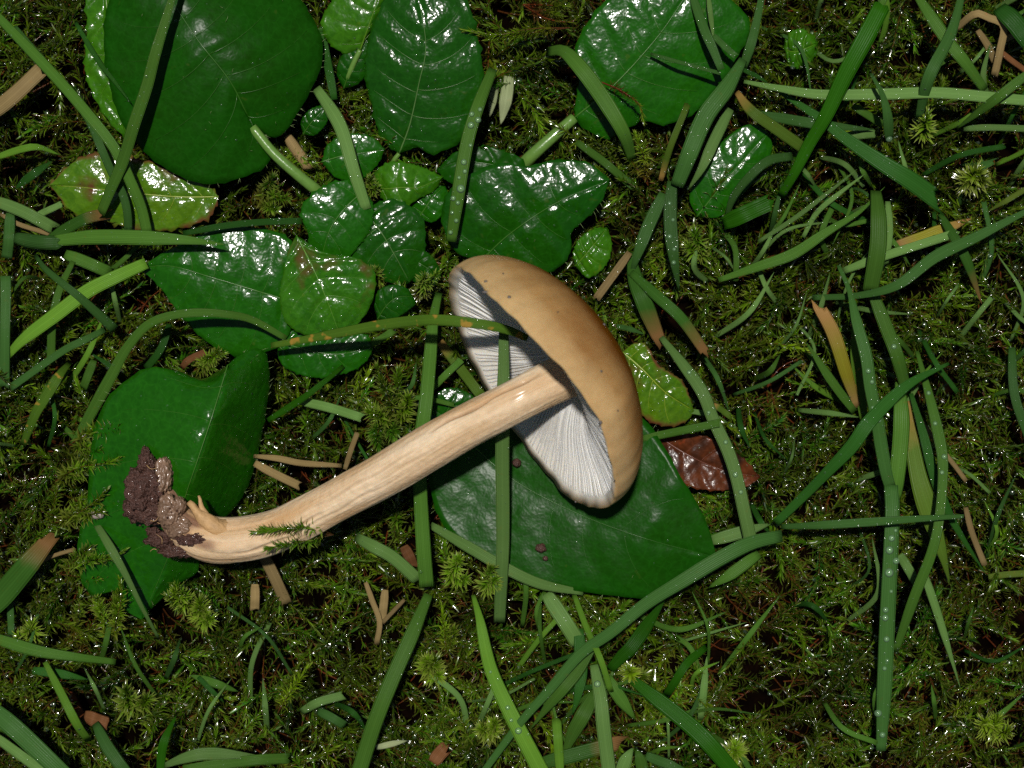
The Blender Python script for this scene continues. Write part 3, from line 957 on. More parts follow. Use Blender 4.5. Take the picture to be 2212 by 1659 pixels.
leaf('crumpled pale lime leaf nestled in moss at the upper right',
     [(1692, 105), (1715, 112), (1740, 105), (1768, 92)], [(1700, 75), (1728, 62), (1756, 74)], [(1708, 142), (1738, 146), (1762, 120)],
     [9, 11, 11, 9.5], -1.2, -1.0, 'lime', 3, None, 9, 0.8, 16)
leaf('tiny green leaf in the shade right of the largest dark leaf',
     [(655, 290), (670, 268), (688, 248), (702, 232)], [(650, 262), (668, 238), (690, 228)], [(680, 292), (704, 268), (708, 246)],
     [10.5, 11.5, 11.5, 11], -0.4, -0.4, 'mid', 3, None, 9, 0.2, 4, teeth=0.8, shape=2.6, tilt=-2.6)

moss_carpet()

# ------------------------------------------------------------------ the mushroom
S_LABEL = 'tan capped mushroom lying on its side with white gills and a soil caked stem'
CZ = 38.0
kz = (ZC - CZ * 0.001) / (ZC - Z0) * PX
cc = np.array(at(1143, 837, CZ))
tilt = math.radians(18.5)
A = np.array([0.852 * math.cos(tilt), 0.524 * math.cos(tilt), -math.sin(tilt)])
A /= np.linalg.norm(A)
E1 = np.array([0.524, -0.852, 0.0]); E1 /= np.linalg.norm(E1)
E2 = np.cross(A, E1)
if E2[2] < 0:
    E2 = -E2
RR, HH = 312 * kz, 204 * kz


def ang_bump(phi, c, w):
    d = (phi - c + math.pi) % (2 * math.pi) - math.pi
    return math.exp(-(d / w) ** 2)


def rim(phi):
    """radius factor and shift along the axis of the cap margin"""
    r = 1 + 0.008 * math.sin(3 * phi + 0.5) + 0.006 * math.sin(7 * phi) + 0.003 * math.sin(17 * phi + 1) + 0.002 * math.sin(41 * phi)
    z = -0.150 * ang_bump(phi, math.radians(132), 0.62) - 0.050 * ang_bump(phi, math.radians(96), 0.45) + 0.010 * math.sin(5 * phi + 1) + 0.006 * math.sin(13 * phi) + 0.004 * math.sin(29 * phi)
    z += 0.05 * ang_bump(phi, math.radians(270), 0.8)
    return r, z * RR


def cap_point(r, z, phi):
    """r as a fraction of the radius"""
    fr, dz = rim(phi)
    k = min(1.0, r) ** 5
    rr = r * RR * (1 + (fr - 1) * r * r)
    zz = z + dz * k
    return cc + A * zz + rr * (math.cos(phi) * E1 + math.sin(phi) * E2)


base_m = Vector(at(350, 1080, 22))
mush = empty('mushroom', base_m)
tag(mush, S_LABEL, 'mushroom')
bm_ = np.array(base_m)


GILL_DEPTH = 0.205


def gill_edge(r, phi):
    """how far inside the rim plane the gill edges lie: a shallow funnel, fuller on the low side"""
    return RR * GILL_DEPTH * (1 - min(1.0, r / 0.965) ** (1.8 - 0.9 * math.sin(phi))) + RR * 0.27 * math.exp(-(r / 0.30) ** 2)


def inner_z(r, phi):
    return gill_edge(r, phi) + 0.00042 * (1 - r ** 6)


def build_cap():
    nphi, n1, n2 = 192, 44, 16
    V, F, tint = [], [], []
    prof = []
    for i in range(n1):
        th = math.radians(90.3) * (i / (n1 - 1)) ** 0.9
        prof.append((math.sin(th) * (1.0 - 0.025 * (i / (n1 - 1)) ** 6), HH * (math.cos(th) * (1 - 0.05 * math.sin(th * 2)) - 0.0)))
    for i in range(1, n2 + 1):
        f = i / n2
        r = 0.966 * (1 - f) + 0.06 * f
        prof.append((r, 0.0))
    n = len(prof)
    tan = np.array([0.385, 0.225, 0.084]); rimc = np.array([0.48, 0.325, 0.15]); brown = np.array([0.150, 0.042, 0.001])
    for i, (r, z) in enumerate(prof):
        for j in range(nphi):
            phi = 2 * math.pi * j / nphi
            p = cap_point(max(r, 1e-4), z if i < n1 else inner_z(r, phi), phi)
            if i < n1:
                w = mnoise.noise(Vector(p) * 60) * 0.0005 * (1 - r * 0.5)
                p = p + (p - (cc - A * 0.01)) / np.linalg.norm(p - (cc - A * 0.01)) * w
            V.append(p - bm_)
            if i < n1:
                nn = mnoise.noise(Vector(p) * 90) * 0.14 + mnoise.noise(Vector(p) * 300) * 0.04
                fibr = mnoise.noise(Vector((math.cos(phi) * 14, math.sin(phi) * 14, r * 3))) * 0.05 + mnoise.noise(Vector((math.cos(phi) * 40, math.sin(phi) * 40, r * 5))) * 0.035
                g = min(1, max(0, (r + nn - 0.62) / 0.40))
                g = g * g * (3 - 2 * g)
                c = brown * (1 - g) + tan * g
                e = max(0.0, (r - 0.93 + nn * 0.1) / 0.06)
                e = min(1, e)
                c = c * (1 - e) + rimc * e
                dmp = max(0, mnoise.noise(Vector(p) * 140 + Vector((3, 9, 1))) - 0.12) * 0.30
                tint.append(c * (1 + fibr * 0.9) * (1 - dmp * 0.6))
            else:
                tint.append((0.82, 0.76, 0.66))
    for i in range(n - 1):
        for j in range(nphi):
            k = (j + 1) % nphi
            F.append((i * nphi + j, (i + 1) * nphi + j, (i + 1) * nphi + k, i * nphi + k))
    F.append(tuple(range(nphi)))
    F.append(tuple((n - 1) * nphi + j for j in range(nphi))[::-1])
    me = make_mesh('cap', V, F, attr_mat('cap_skin', 0.48, 0.08, 1500, 0.00006, sss=0.3, sscale=0.0026), tint=np.array(tint))
    # outward normals
    p = me.polygons[nphi * 20]
    if np.dot(np.array(p.normal), np.array(p.center) + bm_ - cc) < 0:
        me.flip_normals()
    add('cap', me, mush)
    return np.array(V) + bm_


capV = build_cap()

M_gill = None


def build_gills():
    global M_gill
    m, nt, b = new_mat('gill')
    oc = N(nt, 'ShaderNodeTexCoord').outputs['Object']
    c = mix_rgba(nt, noise_tex(nt, oc, 300, 3), (0.84, 0.79, 0.71), (0.88, 0.84, 0.78))
    nt.links.new(c, b.inputs['Base Color'])
    b.inputs['Roughness'].default_value = 0.45
    b.inputs['Subsurface Weight'].default_value = 0.4
    b.inputs['Subsurface Radius'].default_value = (1, 0.7, 0.45)
    b.inputs['Subsurface Scale'].default_value = 0.0016
    bump(nt, b, noise_tex(nt, oc, 1600, 2), 0.0001, 0.6)
    M_gill = m
    translucent_mix(nt, b, c, 0.22)
    NG = 150
    for g in range(NG * 2):
        full = g % 2 == 0
        phi = 2 * math.pi * (g + random.uniform(-0.22, 0.22)) / (NG * 2)
        r0 = 0.10 if full else random.uniform(0.40, 0.62)
        nr = 13
        rs = np.linspace(r0, 0.952, nr)
        wave = random.uniform(-1, 1)
        dj = random.uniform(0.88, 1.12)
        V, F = [], []
        for r in rs:
            zi = inner_z(r, phi) + 0.0004
            dphi = 0.012 * wave * math.sin((r - r0) * 6) / max(r, 0.3)
            zb = gill_edge(r, phi) + RR * (0.022 * math.sin(r * 9 + wave) * (1 - r) * 0.5) + (0.0005 * dj - 0.0005)
            if not full:
                zb += 0.0003 + 0.0012 * max(0.0, 1 - (r - r0) / 0.2)
            if r > 0.92:
                zb = zb + (zi - zb) * min(0.85, (r - 0.92) / 0.032)
            zb = min(zb, zi - 0.0001)
            tang = -math.sin(phi) * E1 + math.cos(phi) * E2
            top = cap_point(r, zi, phi + dphi * 0.3)
            bot = cap_point(r, zb, phi + dphi)
            w0, w1 = 0.00022, 0.00011
            V += [top - tang * w0 - bm_, top + tang * w0 - bm_, bot + tang * w1 - bm_, bot - tang * w1 - bm_]
        for i in range(nr - 1):
            a = i * 4
            for j in range(4):
                k = (j + 1) % 4
                F.append((a + j, a + k, a + 4 + k, a + 4 + j))
        F.append((3, 2, 1, 0))
        e_ = (nr - 1) * 4
        F.append((e_, e_ + 1, e_ + 2, e_ + 3))
        add('gill', make_mesh('gill', V, F, m, smooth=False), mush)


build_gills()


def build_stem():
    pts = [(1300, 772, 31.5, 60), (1262, 792, 34.5, 54), (1215, 815, 36.5, 49), (1150, 848, 37.5, 47), (1075, 886, 37.5, 46), (1000, 925, 36.5, 48), (930, 966, 35, 49), (860, 1008, 33, 49), (780, 1052, 30.5, 47),
           (700, 1096, 28, 46), (620, 1138, 26, 46), (555, 1160, 25, 48), (490, 1168, 24, 50), (440, 1160, 23.5, 49), (400, 1138, 23, 42), (368, 1100, 22.5, 32), (352, 1060, 22, 24), (346, 1030, 21.5, 12)]
    W = []
    for u, v, z, r in pts:
        k = (ZC - z * .001) / (ZC - Z0) * PX
        W.append((*at(u, v, z), r * k))
    n, seg = 230, 112
    C4 = spline(W, n)
    C, R = C4[:, :3], C4[:, 3]
    T, S, Nn = frames(C)
    s = np.concatenate([[0], np.cumsum(np.linalg.norm(np.diff(C, axis=0), axis=1))])
    Ltot = s[-1]
    V, F, tint = [], [], []
    cream = np.array([0.54, 0.375, 0.215]); pale = np.array([0.68, 0.54, 0.37]); tan = np.array([0.45, 0.25, 0.10]); dirt = np.array([0.13, 0.06, 0.045])
    for i in range(n):
        f = max(0.0, (s[i] - 0.0036) / (Ltot - 0.0036))
        for j in range(seg):
            a = 2 * math.pi * j / seg
            # fibres run along the stem and wander slowly around it
            q = Vector((math.cos(a) * 4.2, math.sin(a) * 4.2, s[i] * 45))
            fib = mnoise.noise(q) * 0.6 + mnoise.noise(Vector((math.cos(a) * 11, math.sin(a) * 11, s[i] * 70 + 5))) * 0.4
            lump = mnoise.noise(Vector((math.cos(a) * 1.1, math.sin(a) * 1.1, s[i] * 110)))
            base_w = min(1, max(0, (f - 0.55) / 0.3))
            fin = mnoise.noise(Vector((math.cos(a) * 24, math.sin(a) * 24, s[i] * 90 + 3)))
            fi2 = mnoise.noise(Vector((math.cos(a) * 55, math.sin(a) * 55, s[i] * 150 + 7)))
            rr = R[i] * (1 + fib * (0.030 + 0.035 * base_w) + fin * 0.020 + fi2 * 0.010 + lump * (0.045 + 0.09 * base_w))
            dark = 0.0
            # the split along the upper flank, and a shallower one near the foot
            for (f0, f1, ac, dep, wd) in ((0.10, 0.235, 0.285, 0.60, 0.060), (0.20, 0.325, 0.30, 0.75, 0.075), (0.58, 0.72, 0.56, 0.55, 0.06), (0.64, 0.78, 0.66, 0.50, 0.06), (0.36, 0.60, 0.42, 0.30, 0.06), (0.40, 0.66, 0.64, 0.25, 0.05), (0.30, 0.5, 0.54, 0.2, 0.05)):
                if f0 < f < f1:
                    env = math.sin(math.pi * (f - f0) / (f1 - f0)) ** 0.6
                    ac2 = ac * math.pi + 0.05 * math.sin(f * 60)
                    d = (a - ac2) / wd
                    gsh = math.exp(-d * d) * env
                    rr -= 0.0009 * dep * gsh
                    dark = max(dark, gsh * dep * 1.2)
            p = C[i] + rr * (math.cos(a) * S[i] + math.sin(a) * Nn[i])
            V.append(p - bm_)
            k = min(1, max(0, 0.50 + fib * 0.32 + fin * 0.25 + fi2 * 0.30 + lump * 0.7))
            c = cream * (1 - k) + pale * k
            spk = mnoise.noise(Vector((math.cos(a) * 6, math.sin(a) * 6, s[i] * 700))) * 0.10
            c = c * (1 + spk)
            warm = min(1, max(0, mnoise.noise(Vector((math.cos(a) * 1.5, math.sin(a) * 1.5, s[i] * 60 + 9))) * 1.4 + 0.20 + 0.55 * base_w))
            c = c * (1 - 0.6 * warm) + tan * 0.6 * warm
            c = c * (1 - min(0.85, dark)) + np.array([0.20, 0.10, 0.04]) * min(0.85, dark)
            dm = max(0, (f - 0.80) / 0.08) + 1.6 * mnoise.noise(Vector((math.cos(a) * 2, math.sin(a) * 2, s[i] * 220 + 2))) - 0.55
            dm = min(1, max(0, dm)) if f > 0.78 else 0
            c = c * (1 - dm * 0.8) + dirt * dm * 0.8
            tint.append(c)
    for i in range(n - 1):
        for j in range(seg):
            k = (j + 1) % seg
            F.append((i * seg + j, i * seg + k, (i + 1) * seg + k, (i + 1) * seg + j))
    F.append(tuple(range(seg))[::-1])
    F.append(tuple((n - 1) * seg + j for j in range(seg)))
    m = attr_mat('stem_skin', 0.55, 0.10, 1100, 0.00030, coat=0.03, sss=0.2)
    me = make_mesh('stem', V, F, m, tint=np.array(tint))
    pl = me.polygons[seg * 60 + 5]  # a side face near ring 60
    if np.dot(np.array(pl.normal), np.array(pl.center) + bm_ - C[60]) < 0:
        me.flip_normals()
    add('stem', me, mush)


build_stem()


def clod(u, v, z, ru, rv, rz, seed, parent, mat, name, rough=1.0, sub=5):
    import bmesh
    bm = bmesh.new()
    bmesh.ops.create_icosphere(bm, subdivisions=sub, radius=1.0)
    c = Vector(at(u, v, z))
    for vert in bm.verts:
        n = vert.co.normalized()
        d = 1 + rough * (0.28 * mnoise.noise(n * 1.6 + Vector((seed, 0, 0))) + 0.20 * mnoise.noise(n * 4.0 + Vector((0, seed, 0))) + 0.13 * mnoise.noise(n * 9 + Vector((0, 0, seed))) + 0.09 * abs(mnoise.noise(n * 20 + Vector((seed, seed, 0)))))
        vert.co = Vector((n.x * ru * PX * d, n.y * rv * PX * d, n.z * rz * 0.001 * d))
    me = bpy.data.meshes.new(name)
    bm.to_mesh(me)
    bm.free()
    me.polygons.foreach_set('use_smooth', [True] * len(me.polygons))
    me.materials.append(mat)
    off = c - parent.location if parent is not None else c
    return add(name, me, parent, off)


for args in ((310, 1062, 24.5, 38, 42, 3.6, 1.0), (318, 1004, 24, 17, 26, 2.2, 4.0), (314, 980, 23.5, 8, 16, 1.4, 5.0), (330, 1105, 24, 34, 26, 3.0, 7.0), (296, 1098, 23, 26, 26, 2.6, 8.5),
             (352, 1165, 23, 34, 16, 2.8, 11.0), (418, 1166, 26.8, 34, 13, 1.5, 15.0), (385, 1190, 23.5, 36, 14, 2.2, 18.0), (330, 1148, 23, 14, 10, 1.6, 20.0)):
    clod(*args, mush, M_soilclump, 'soil_clump', 1.25)
for args in ((354, 1026, 24.6, 18, 36, 1.8, 3.0), (366, 1104, 26.0, 26, 32, 2.4, 9.0), (388, 1092, 26.4, 12, 18, 1.5, 13.0), (388, 1140, 25.6, 28, 24, 2.2, 21.0)):
    clod(*args, mush, M_root, 'root_chunk', 1.0, 5)
for pts, rads in (([(492, 1150, 25), (462, 1138, 26.2), (432, 1112, 26.4), (408, 1084, 26)], (26, 19, 12, 5)), ([(450, 1122, 26), (437, 1096, 26), (428, 1072, 25.5)], (9, 6, 2.5))):
    C = spline(np.array([at(*q) for q in pts]) - bm_, 16)
    rad = np.interp(np.linspace(0, 1, 16), np.linspace(0, 1, len(rads)), rads) * PX
    v, f = tube_vf(C, rad, 12)
    v = v + np.array([[mnoise.noise(Vector(q) * 500) * 0.0003] * 3 for q in v])
    add('torn_strip', make_mesh('torn_strip', v, f, M_strip), mush)


def grains():
    VV, FF, off = [], [], 0
    ico = [(0, 0, 1), (0.9, 0, 0.2), (0.2, 0.9, 0.1), (-0.85, 0.3, 0.1), (-0.4, -0.85, 0.15), (0.5, -0.8, 0.1), (0, 0, -0.9)]
    tri = [(0, 1, 2), (0, 2, 3), (0, 3, 4), (0, 4, 5), (0, 5, 1), (6, 2, 1), (6, 3, 2), (6, 4, 3), (6, 5, 4), (6, 1, 5)]
    for _ in range(320):
        c0 = random.choice(((312, 1060, 27.6, 36, 42), (318, 1004, 26, 18, 28), (332, 1108, 26.6, 34, 26), (300, 1104, 25, 30, 28), (356, 1168, 25.4, 36, 18), (420, 1166, 28, 36, 14), (388, 1190, 24.4, 38, 14), (370, 1110, 28, 24, 34)))
        a, q = random.uniform(0, 6.28), random.random() ** 0.5
        z = c0[2] * (1 - 0.0) - 3.2 * q ** 3 + random.uniform(-0.5, 0.3)
        c = np.array(at(c0[0] + c0[3] * 1.12 * q * math.cos(a), c0[1] + c0[4] * 1.12 * q * math.sin(a), z)) - bm_
        r = random.uniform(1.2, 4.6) * PX
        for v in ico:
            VV.append(c + r * np.array(v) * np.array([random.uniform(.6, 1.3) for _ in range(3)]))
        FF += [tuple(off + x for x in t) for t in tri]
        off += len(ico)
    o = add('soil_crumbs', make_mesh('soil_crumbs', VV, FF, M_soilclump, smooth=False), mush)
    o['kind'] = 'stuff'
    VV, FF, off = [], [], 0
    for _ in range(18):
        cu, cv, cr = random.choice(((312, 1060, 30), (330, 1108, 26), (356, 1168, 22), (388, 1188, 18), (370, 1110, 22), (318, 1004, 14)))
        u, v = cu + random.uniform(-1, 1) * cr, cv + random.uniform(-1, 1) * cr
        a = random.uniform(0, 6.28)
        p0 = np.array(at(u, v, random.uniform(24.5, 27.5))) - bm_
        L = random.uniform(12, 34) * PX
        p1 = p0 + L * 0.5 * np.array([math.cos(a), math.sin(a), 0.35])
        p2 = p0 + L * np.array([math.cos(a + 0.5), math.sin(a + 0.5), 0.2])
        v_, f_ = tube_vf(spline(np.array([p0, p1, p2]), 7), np.linspace(0.9, 0.3, 7) * PX, 4, off)
        VV += list(v_); FF += f_; off += len(v_)
    o = add('root_hairs', make_mesh('root_hairs', VV, FF, M_strip), mush)
    o['kind'] = 'stuff'


grains()


def near_cap(u, v):
    k = (ZC - capV[:, 2]) / (ZC - Z0) * PX
    d = (capV[:, 0] / k + 1106 - u) ** 2 + (-capV[:, 1] / k + 829.5 - v) ** 2
    c = np.argsort(d)[:30]
    return capV[c[np.argmax(capV[c, 2])]]


for u, v, ru, rv in ((1215, 668, 2, 2), (1345, 885, 2, 2), (1085, 580, 2, 2), (1338, 1040, 2, 2), (1104, 632, 4, 4), (1050, 602, 4, 3), (1040, 625, 9, 3), (1303, 921, 4, 4), (1310, 695, 4, 4), (1308, 800, 3, 3), (1183, 1100, 3, 3)):
    import bmesh
    q = near_cap(u, v)
    bm = bmesh.new()
    bmesh.ops.create_icosphere(bm, subdivisions=2, radius=1.0)
    for vert in bm.verts:
        vert.co = Vector((vert.co.x * ru * PX * 0.9, vert.co.y * rv * PX * 0.9, vert.co.z * 0.0001))
    me = bpy.data.meshes.new('speck')
    bm.to_mesh(me); bm.free()
    me.materials.append(M_speck)
    add('speck', me, mush, Vector(q) - base_m + Vector((0, 0, 0.00005)))

# ------------------------------------------------------------------ grass
GRASS = 'grass blades lying over the moss'


def blade(label, pts, z, w, mat='green', tip='taper', dew=1.0, fold=0.06, drops=(), roll=0.0, root_taper=0.75, name='grass_blade', cat='grass blade', group=GRASS, nseg=None):
    pts = list(pts)
    zz = np.interp(np.linspace(0, 1, len(pts)), np.linspace(0, 1, len(np.atleast_1d(z))), np.atleast_1d(z))
    length = sum(math.dist(pts[i], pts[i + 1]) for i in range(len(pts) - 1))
    n = nseg or int(min(46, max(12, length / 12)))
    U = spline([(p[0], p[1], q) for p, q in zip(pts, zz)], n)
    ph = random.uniform(0, 10)
    s = np.linspace(0, 1, n)
    wig = 0.25 * np.sin(s * 9 + ph)
    C = np.array([at(U[i, 0], U[i, 1], U[i, 2] + wig[i]) for i in range(n)])
    T, S, Nn = frames(C)
    rl = roll + 0.10 * np.sin(s * 5 + ph)
    S2 = S * np.cos(rl)[:, None] + Nn * np.sin(rl)[:, None]
    N2 = -S * np.sin(rl)[:, None] + Nn * np.cos(rl)[:, None]
    w = np.interp(s, np.linspace(0, 1, len(np.atleast_1d(w))), np.atleast_1d(w)) if np.ndim(w) else np.full(n, float(w))
    prof = np.minimum(1.0, root_taper + (1 - root_taper) * s / 0.22)
    if tip == 'taper':
        prof = prof * np.clip((1 - s) / 0.45, 0.0, 1) ** 0.7
        prof = np.maximum(prof, 0.04)
    elif tip == 'both':
        prof = np.maximum(np.minimum(np.clip((1 - s) / 0.4, 0, 1) ** 0.7, np.clip(s / 0.3, 0, 1) ** 0.7), 0.04)
    hw = w * prof * PX * 0.5
    X = np.array([-1.0, -0.55, 0.0, 0.55, 1.0])
    up = np.array([fold, fold * 0.22, 0.0, fold * 0.22, fold])       # the blade is keeled: its edges stand above the midrib
    sgn = -1 if random.random() < 0.4 else 1
    th = 0.00011
    rows = []
    uvs = []
    jag = [random.uniform(-1, 1) for _ in X]
    for i in range(n):
        c = C[i]
        for x, q, jg in zip(X, up, jag):
            p = c + S2[i] * x * hw[i] + N2[i] * (sgn * q * hw[i])
            if tip in ('cut', 'torn') and i == n - 1:
                p = p + T[i] * jg * hw[i] * (0.5 if tip == 'cut' else 1.6)
            rows.append(p)
            uvs.append((x * 0.5 + 0.5, s[i]))
    top = np.array(rows)
    bot = top - np.repeat(N2, 5, axis=0) * th
    base = C[0].copy()
    V = np.vstack([top, bot]) - base
    m_ = n * 5
    F = []
    for i in range(n - 1):
        for j in range(4):
            a, b, c_, d = i * 5 + j, i * 5 + j + 1, (i + 1) * 5 + j + 1, (i + 1) * 5 + j
            F.append((a, b, c_, d))
            F.append((m_ + a, m_ + d, m_ + c_, m_ + b))
        for j in (0, 4):
            a, d = i * 5 + j, (i + 1) * 5 + j
            F.append((a, d, m_ + d, m_ + a) if j == 0 else (d, a, m_ + a, m_ + d))
    for i in (0, n - 1):
        for j in range(4):
            a, b = i * 5 + j, i * 5 + j + 1
            F.append((a, b, m_ + b, m_ + a) if i else (b, a, m_ + a, m_ + b))
    me = make_mesh(name, V, F, GM[mat], uv=uvs + uvs)
    nz = me.polygons[(n // 2) * 10].normal.z
    if nz < 0:
        me.flip_normals()
    o = add(name, me, None, base)
    tag(o, label, cat, group)
    cnt = int(dew * length / 10)
    if cnt:
        VV, FF, off = [], [], 0
        for _ in range(cnt):
            i = random.randrange(1, n - 1)
            x = random.choice((random.uniform(-0.9, 0.9), random.choice((-1, 1)) * random.uniform(0.6, 0.95)))
            fi = random.random()
            c = C[i] * (1 - fi) + C[i + 1] * fi
            h = hw[i]
            q = c + S2[i] * x * h + N2[i] * (sgn * fold * x * x * h)
            r = min(0.00034, 0.00010 * math.exp(random.gauss(0, 0.45)))
            v, f = dome_vf(q - base, N2[i] if N2[i][2] > 0 else -N2[i], r, r * 0.24, off, 6)
            VV += v; FF += f; off += len(v)
        d = add('dew', make_mesh('blade_dew', VV, FF, M_dew), o)
        d['kind'] = 'stuff'
    for (f_, x, rpx) in drops:
        fi = f_ * (n - 1)
        i = min(n - 2, int(fi))
        c = C[i] * (1 - fi + i) + C[i + 1] * (fi - i)
        h = hw[i]
        q = c + S2[i] * x * h + N2[i] * (sgn * fold * x * x * h)
        v, f = dome_vf(np.zeros(3), N2[i] if N2[i][2] > 0 else -N2[i], rpx * PX * 0.85, rpx * PX * 0.66, 0, 14)
        add('water_droplet', make_mesh('water_droplet', v, f, M_water), o, q - base)
    return o


B = blade
# top left
B('long blade slanting from the left edge across the yellow green leaf', [(-20, 20), (110, 155), (187, 243), (247, 320), (285, 400), (305, 450), (318, 505)], [12, 17, 20, 20, 18, 16, 14], 23, 'green', 'cut')
B('darker twin blade beside the long blade on the yellow green leaf', [(30, 58), (120, 165), (185, 246), (217, 317), (240, 370), (265, 420), (275, 460), (277, 500)], [11, 15, 17, 18, 17, 16, 15, 13], 18, 'blue', 'cut')
B('straight blade crossing the largest dark leaf from the top edge downward', [(217, 462), (240, 407), (267, 343), (290, 267), (317, 187), (337, 110), (372, -5), (385, -50)], [15, 18, 21, 25, 26.5, 28, 29, 29], [26, 26, 25, 25, 24, 22, 17, 12], 'green', 'none', 1.2)
B('thin dark blade poking over the left edge of the largest dark leaf', [(163, 48), (213, 133), (240, 167), (282, 222)], [11, 17, 20, 22], 11, 'deep')
B('pale dry flat straw at the left edge near the top', [(-25, 250), (30, 205), (88, 150)], [12, 13, 13], 34, 'straw', 'cut', 0.5, name='straw', cat='straw')
B('short curved blade with a pale tip at the left edge below the flat straw', [(-10, 340), (50, 321), (85, 318), (130, 335)], [11, 13, 13, 11], 15, 'bright', 'taper')
B('stubby dark blade just left of the yellow green leaf', [(32, 408), (60, 385), (112, 348)], [11, 12.5, 12], 18, 'deep', 'both')
B('wide pale blade running in from the left edge below the yellow green leaf', [(-20, 430), (50, 457), (118, 494)], [12, 14, 13], 26, 'pale', 'cut')
B('short bluish blade end hanging at the left edge above mid height', [(22, 460), (19, 510), (14, 560)], [12, 13, 11], 24, 'blue', 'cut')
B('upright striped blue green blade hugging the left edge', [(12, 596), (12, 650), (10, 720), (9, 836)], [13, 14, 14, 11], 23, 'blue', 'cut', 0.6, root_taper=1)
B('green sheath with a withered brown end touching the yellow green leaf', [(105, 518), (150, 490), (190, 470), (228, 462)], [13, 15, 16, 15], 24, 'browntip', 'torn')
B('broad flat blade lying level at left with a pointed right end', [(115, 520), (200, 512), (300, 513), (400, 518), (484, 528)], [15, 19, 21, 22, 22], 31, 'green', 'taper', 1.3)
B('dark banded grass sheath at left joining the broad level blade', [(30, 512), (75, 522), (128, 524)], [13, 15, 16], 30, 'blue', 'cut', 0.4, fold=-0.4)
B('thin blade running right from the broad level blade over the broad leaf', [(395, 504), (483, 488), (560, 480), (652, 477)], [16.5, 19, 19, 18], 14, 'deep', 'cut')
B('thin tan stalk beside the wide pale blade at the left edge', [(0, 462), (40, 484), (110, 506)], [10, 11.5, 11], 10, 'straw', 'cut', 0.3, name='straw', cat='straw')
B('tiny pale blade end between the left edge and the yellow green leaf', [(78, 466), (132, 441)], [11, 12], 14, 'pale', 'cut')
B('glossy blade bending down between the two top leaves', [(683, 190), (717, 240), (740, 285), (765, 370), (792, 452)], [13, 16, 17, 18, 16], [26, 29, 28, 26, 22], 'pale', 'none', 0.6)
B('dark stalk like blade rising beside the right edge of the largest leaf', [(722, 215), (707, 135), (692, 60)], [11, 12, 12], 18, 'deep', 'cut')
# top centre
B('upright blade beaded with round drops above the left of the cap', [(974, 522), (987, 433), (1000, 353), (1014, 287), (1037, 217), (1065, 148)], [17, 20, 21, 21, 20, 15], [28, 28, 28, 28, 26, 20], 'green', 'none', 1.0,
  drops=((0.05, -.3, 6), (0.12, .4, 6), (0.16, -.5, 5), (0.22, .2, 6), (0.24, -.6, 7), (0.30, .3, 11), (0.36, -.2, 5), (0.40, .5, 6), (0.45, .1, 8), (0.55, .6, 5), (0.66, -.1, 9), (0.70, .7, 8), (0.72, -.5, 7), (0.76, .5, 6)))
B('wide arched blade curving down over the dull green top leaf', [(1180, 112), (1217, 110), (1257, 150), (1303, 213), (1347, 287), (1367, 348)], [12, 17, 20, 20, 19, 13], [26, 32, 34, 33, 28, 18], 'green', 'none', 0.5)
B('short whitish blade stub above the leaf over the cap, the left of a pair', [(1070, 182), (1058, 252)], [10, 10], 19, 'whitish', 'taper', 0.2)
B('short whitish blade stub with rounded lower end, the right of a pair', [(1100, 165), (1092, 220), (1082, 268)], [10.5, 11, 10], 27, 'whitish', 'taper', 0.2)
B('thin green stalk slanting down right below the thick slanting petiole', [(1245, 306), (1305, 350), (1370, 405)], [9.5, 11.5, 10.5], 17, 'green', 'cut')
B('slim stalk with pinkish foot standing right of the arched blade', [(1427, 390), (1447, 320), (1475, 250), (1485, 225)], [11, 14, 15, 14], 14, 'strawgreen', 'cut', 0.5)
B('upright blade covered in fine drops right of the leaf above the cap', [(1452, 392), (1448, 470), (1455, 550), (1467, 628)], [17, 18, 18, 15], 28, 'blue', 'taper', 2.4, drops=((0.2, .2, 5), (0.35, -.4, 5), (0.5, .3, 6), (0.62, -.2, 5), (0.74, .2, 6)))
B('blade leaning left under the drop covered upright blade', [(1434, 418), (1400, 490), (1372, 565), (1362, 600)], [15, 16, 15, 12], 27, 'blue', 'taper', 1.6)
B('round tan stalk sticking out behind the upper right of the cap', [(1360, 545), (1325, 595), (1288, 645)], [14, 15, 15], 17, 'straw', 'cut', 0.4, fold=-0.6, name='straw', cat='straw')
# top right
B('slim bluish blade rising to the top edge from the grass joint', [(1605, 145), (1625, 85), (1642, 10), (1648, -30)], [17, 19, 18, 16], [22, 20, 16, 12], 'blue', 'none', 1.2)
B('broad blue green blade slanting down left from the grass joint', [(1606, 128), (1570, 190), (1525, 250), (1490, 330), (1462, 402)], [18, 21, 22, 22, 19], [24, 36, 38, 36, 28], 'blue', 'none', 1.8)
B('pale underside blade parallel below the broad blue green blade', [(1578, 235), (1545, 300), (1515, 365), (1486, 410)], [15, 17, 17, 15], 24, 'pale', 'taper', 0.6)
B('bold vivid blade with a blunt top standing at the upper right', [(1686, 424), (1714, 377), (1750, 307), (1784, 250), (1827, 160), (1867, 87), (1905, 14)], [13, 17, 20, 23, 25, 26, 26], [22, 24, 27, 31, 36, 38, 36], 'vivid', 'cut', 0.5)
B('thick grass stem with a pale joint below the bold vivid blade', [(1562, 482), (1610, 462), (1668, 435)], [12, 14, 14], 35, 'vivid', 'cut', 0.2, fold=-0.5)
B('long level blade running from the grass joint to the right edge', [(1607, 176), (1680, 190), (1774, 204), (1907, 203), (2024, 200), (2140, 210), (2230, 218)], [16, 18, 19, 20, 20, 20, 19], [10, 18, 22, 24, 24, 24, 22], 'pale', 'none', 1.6)
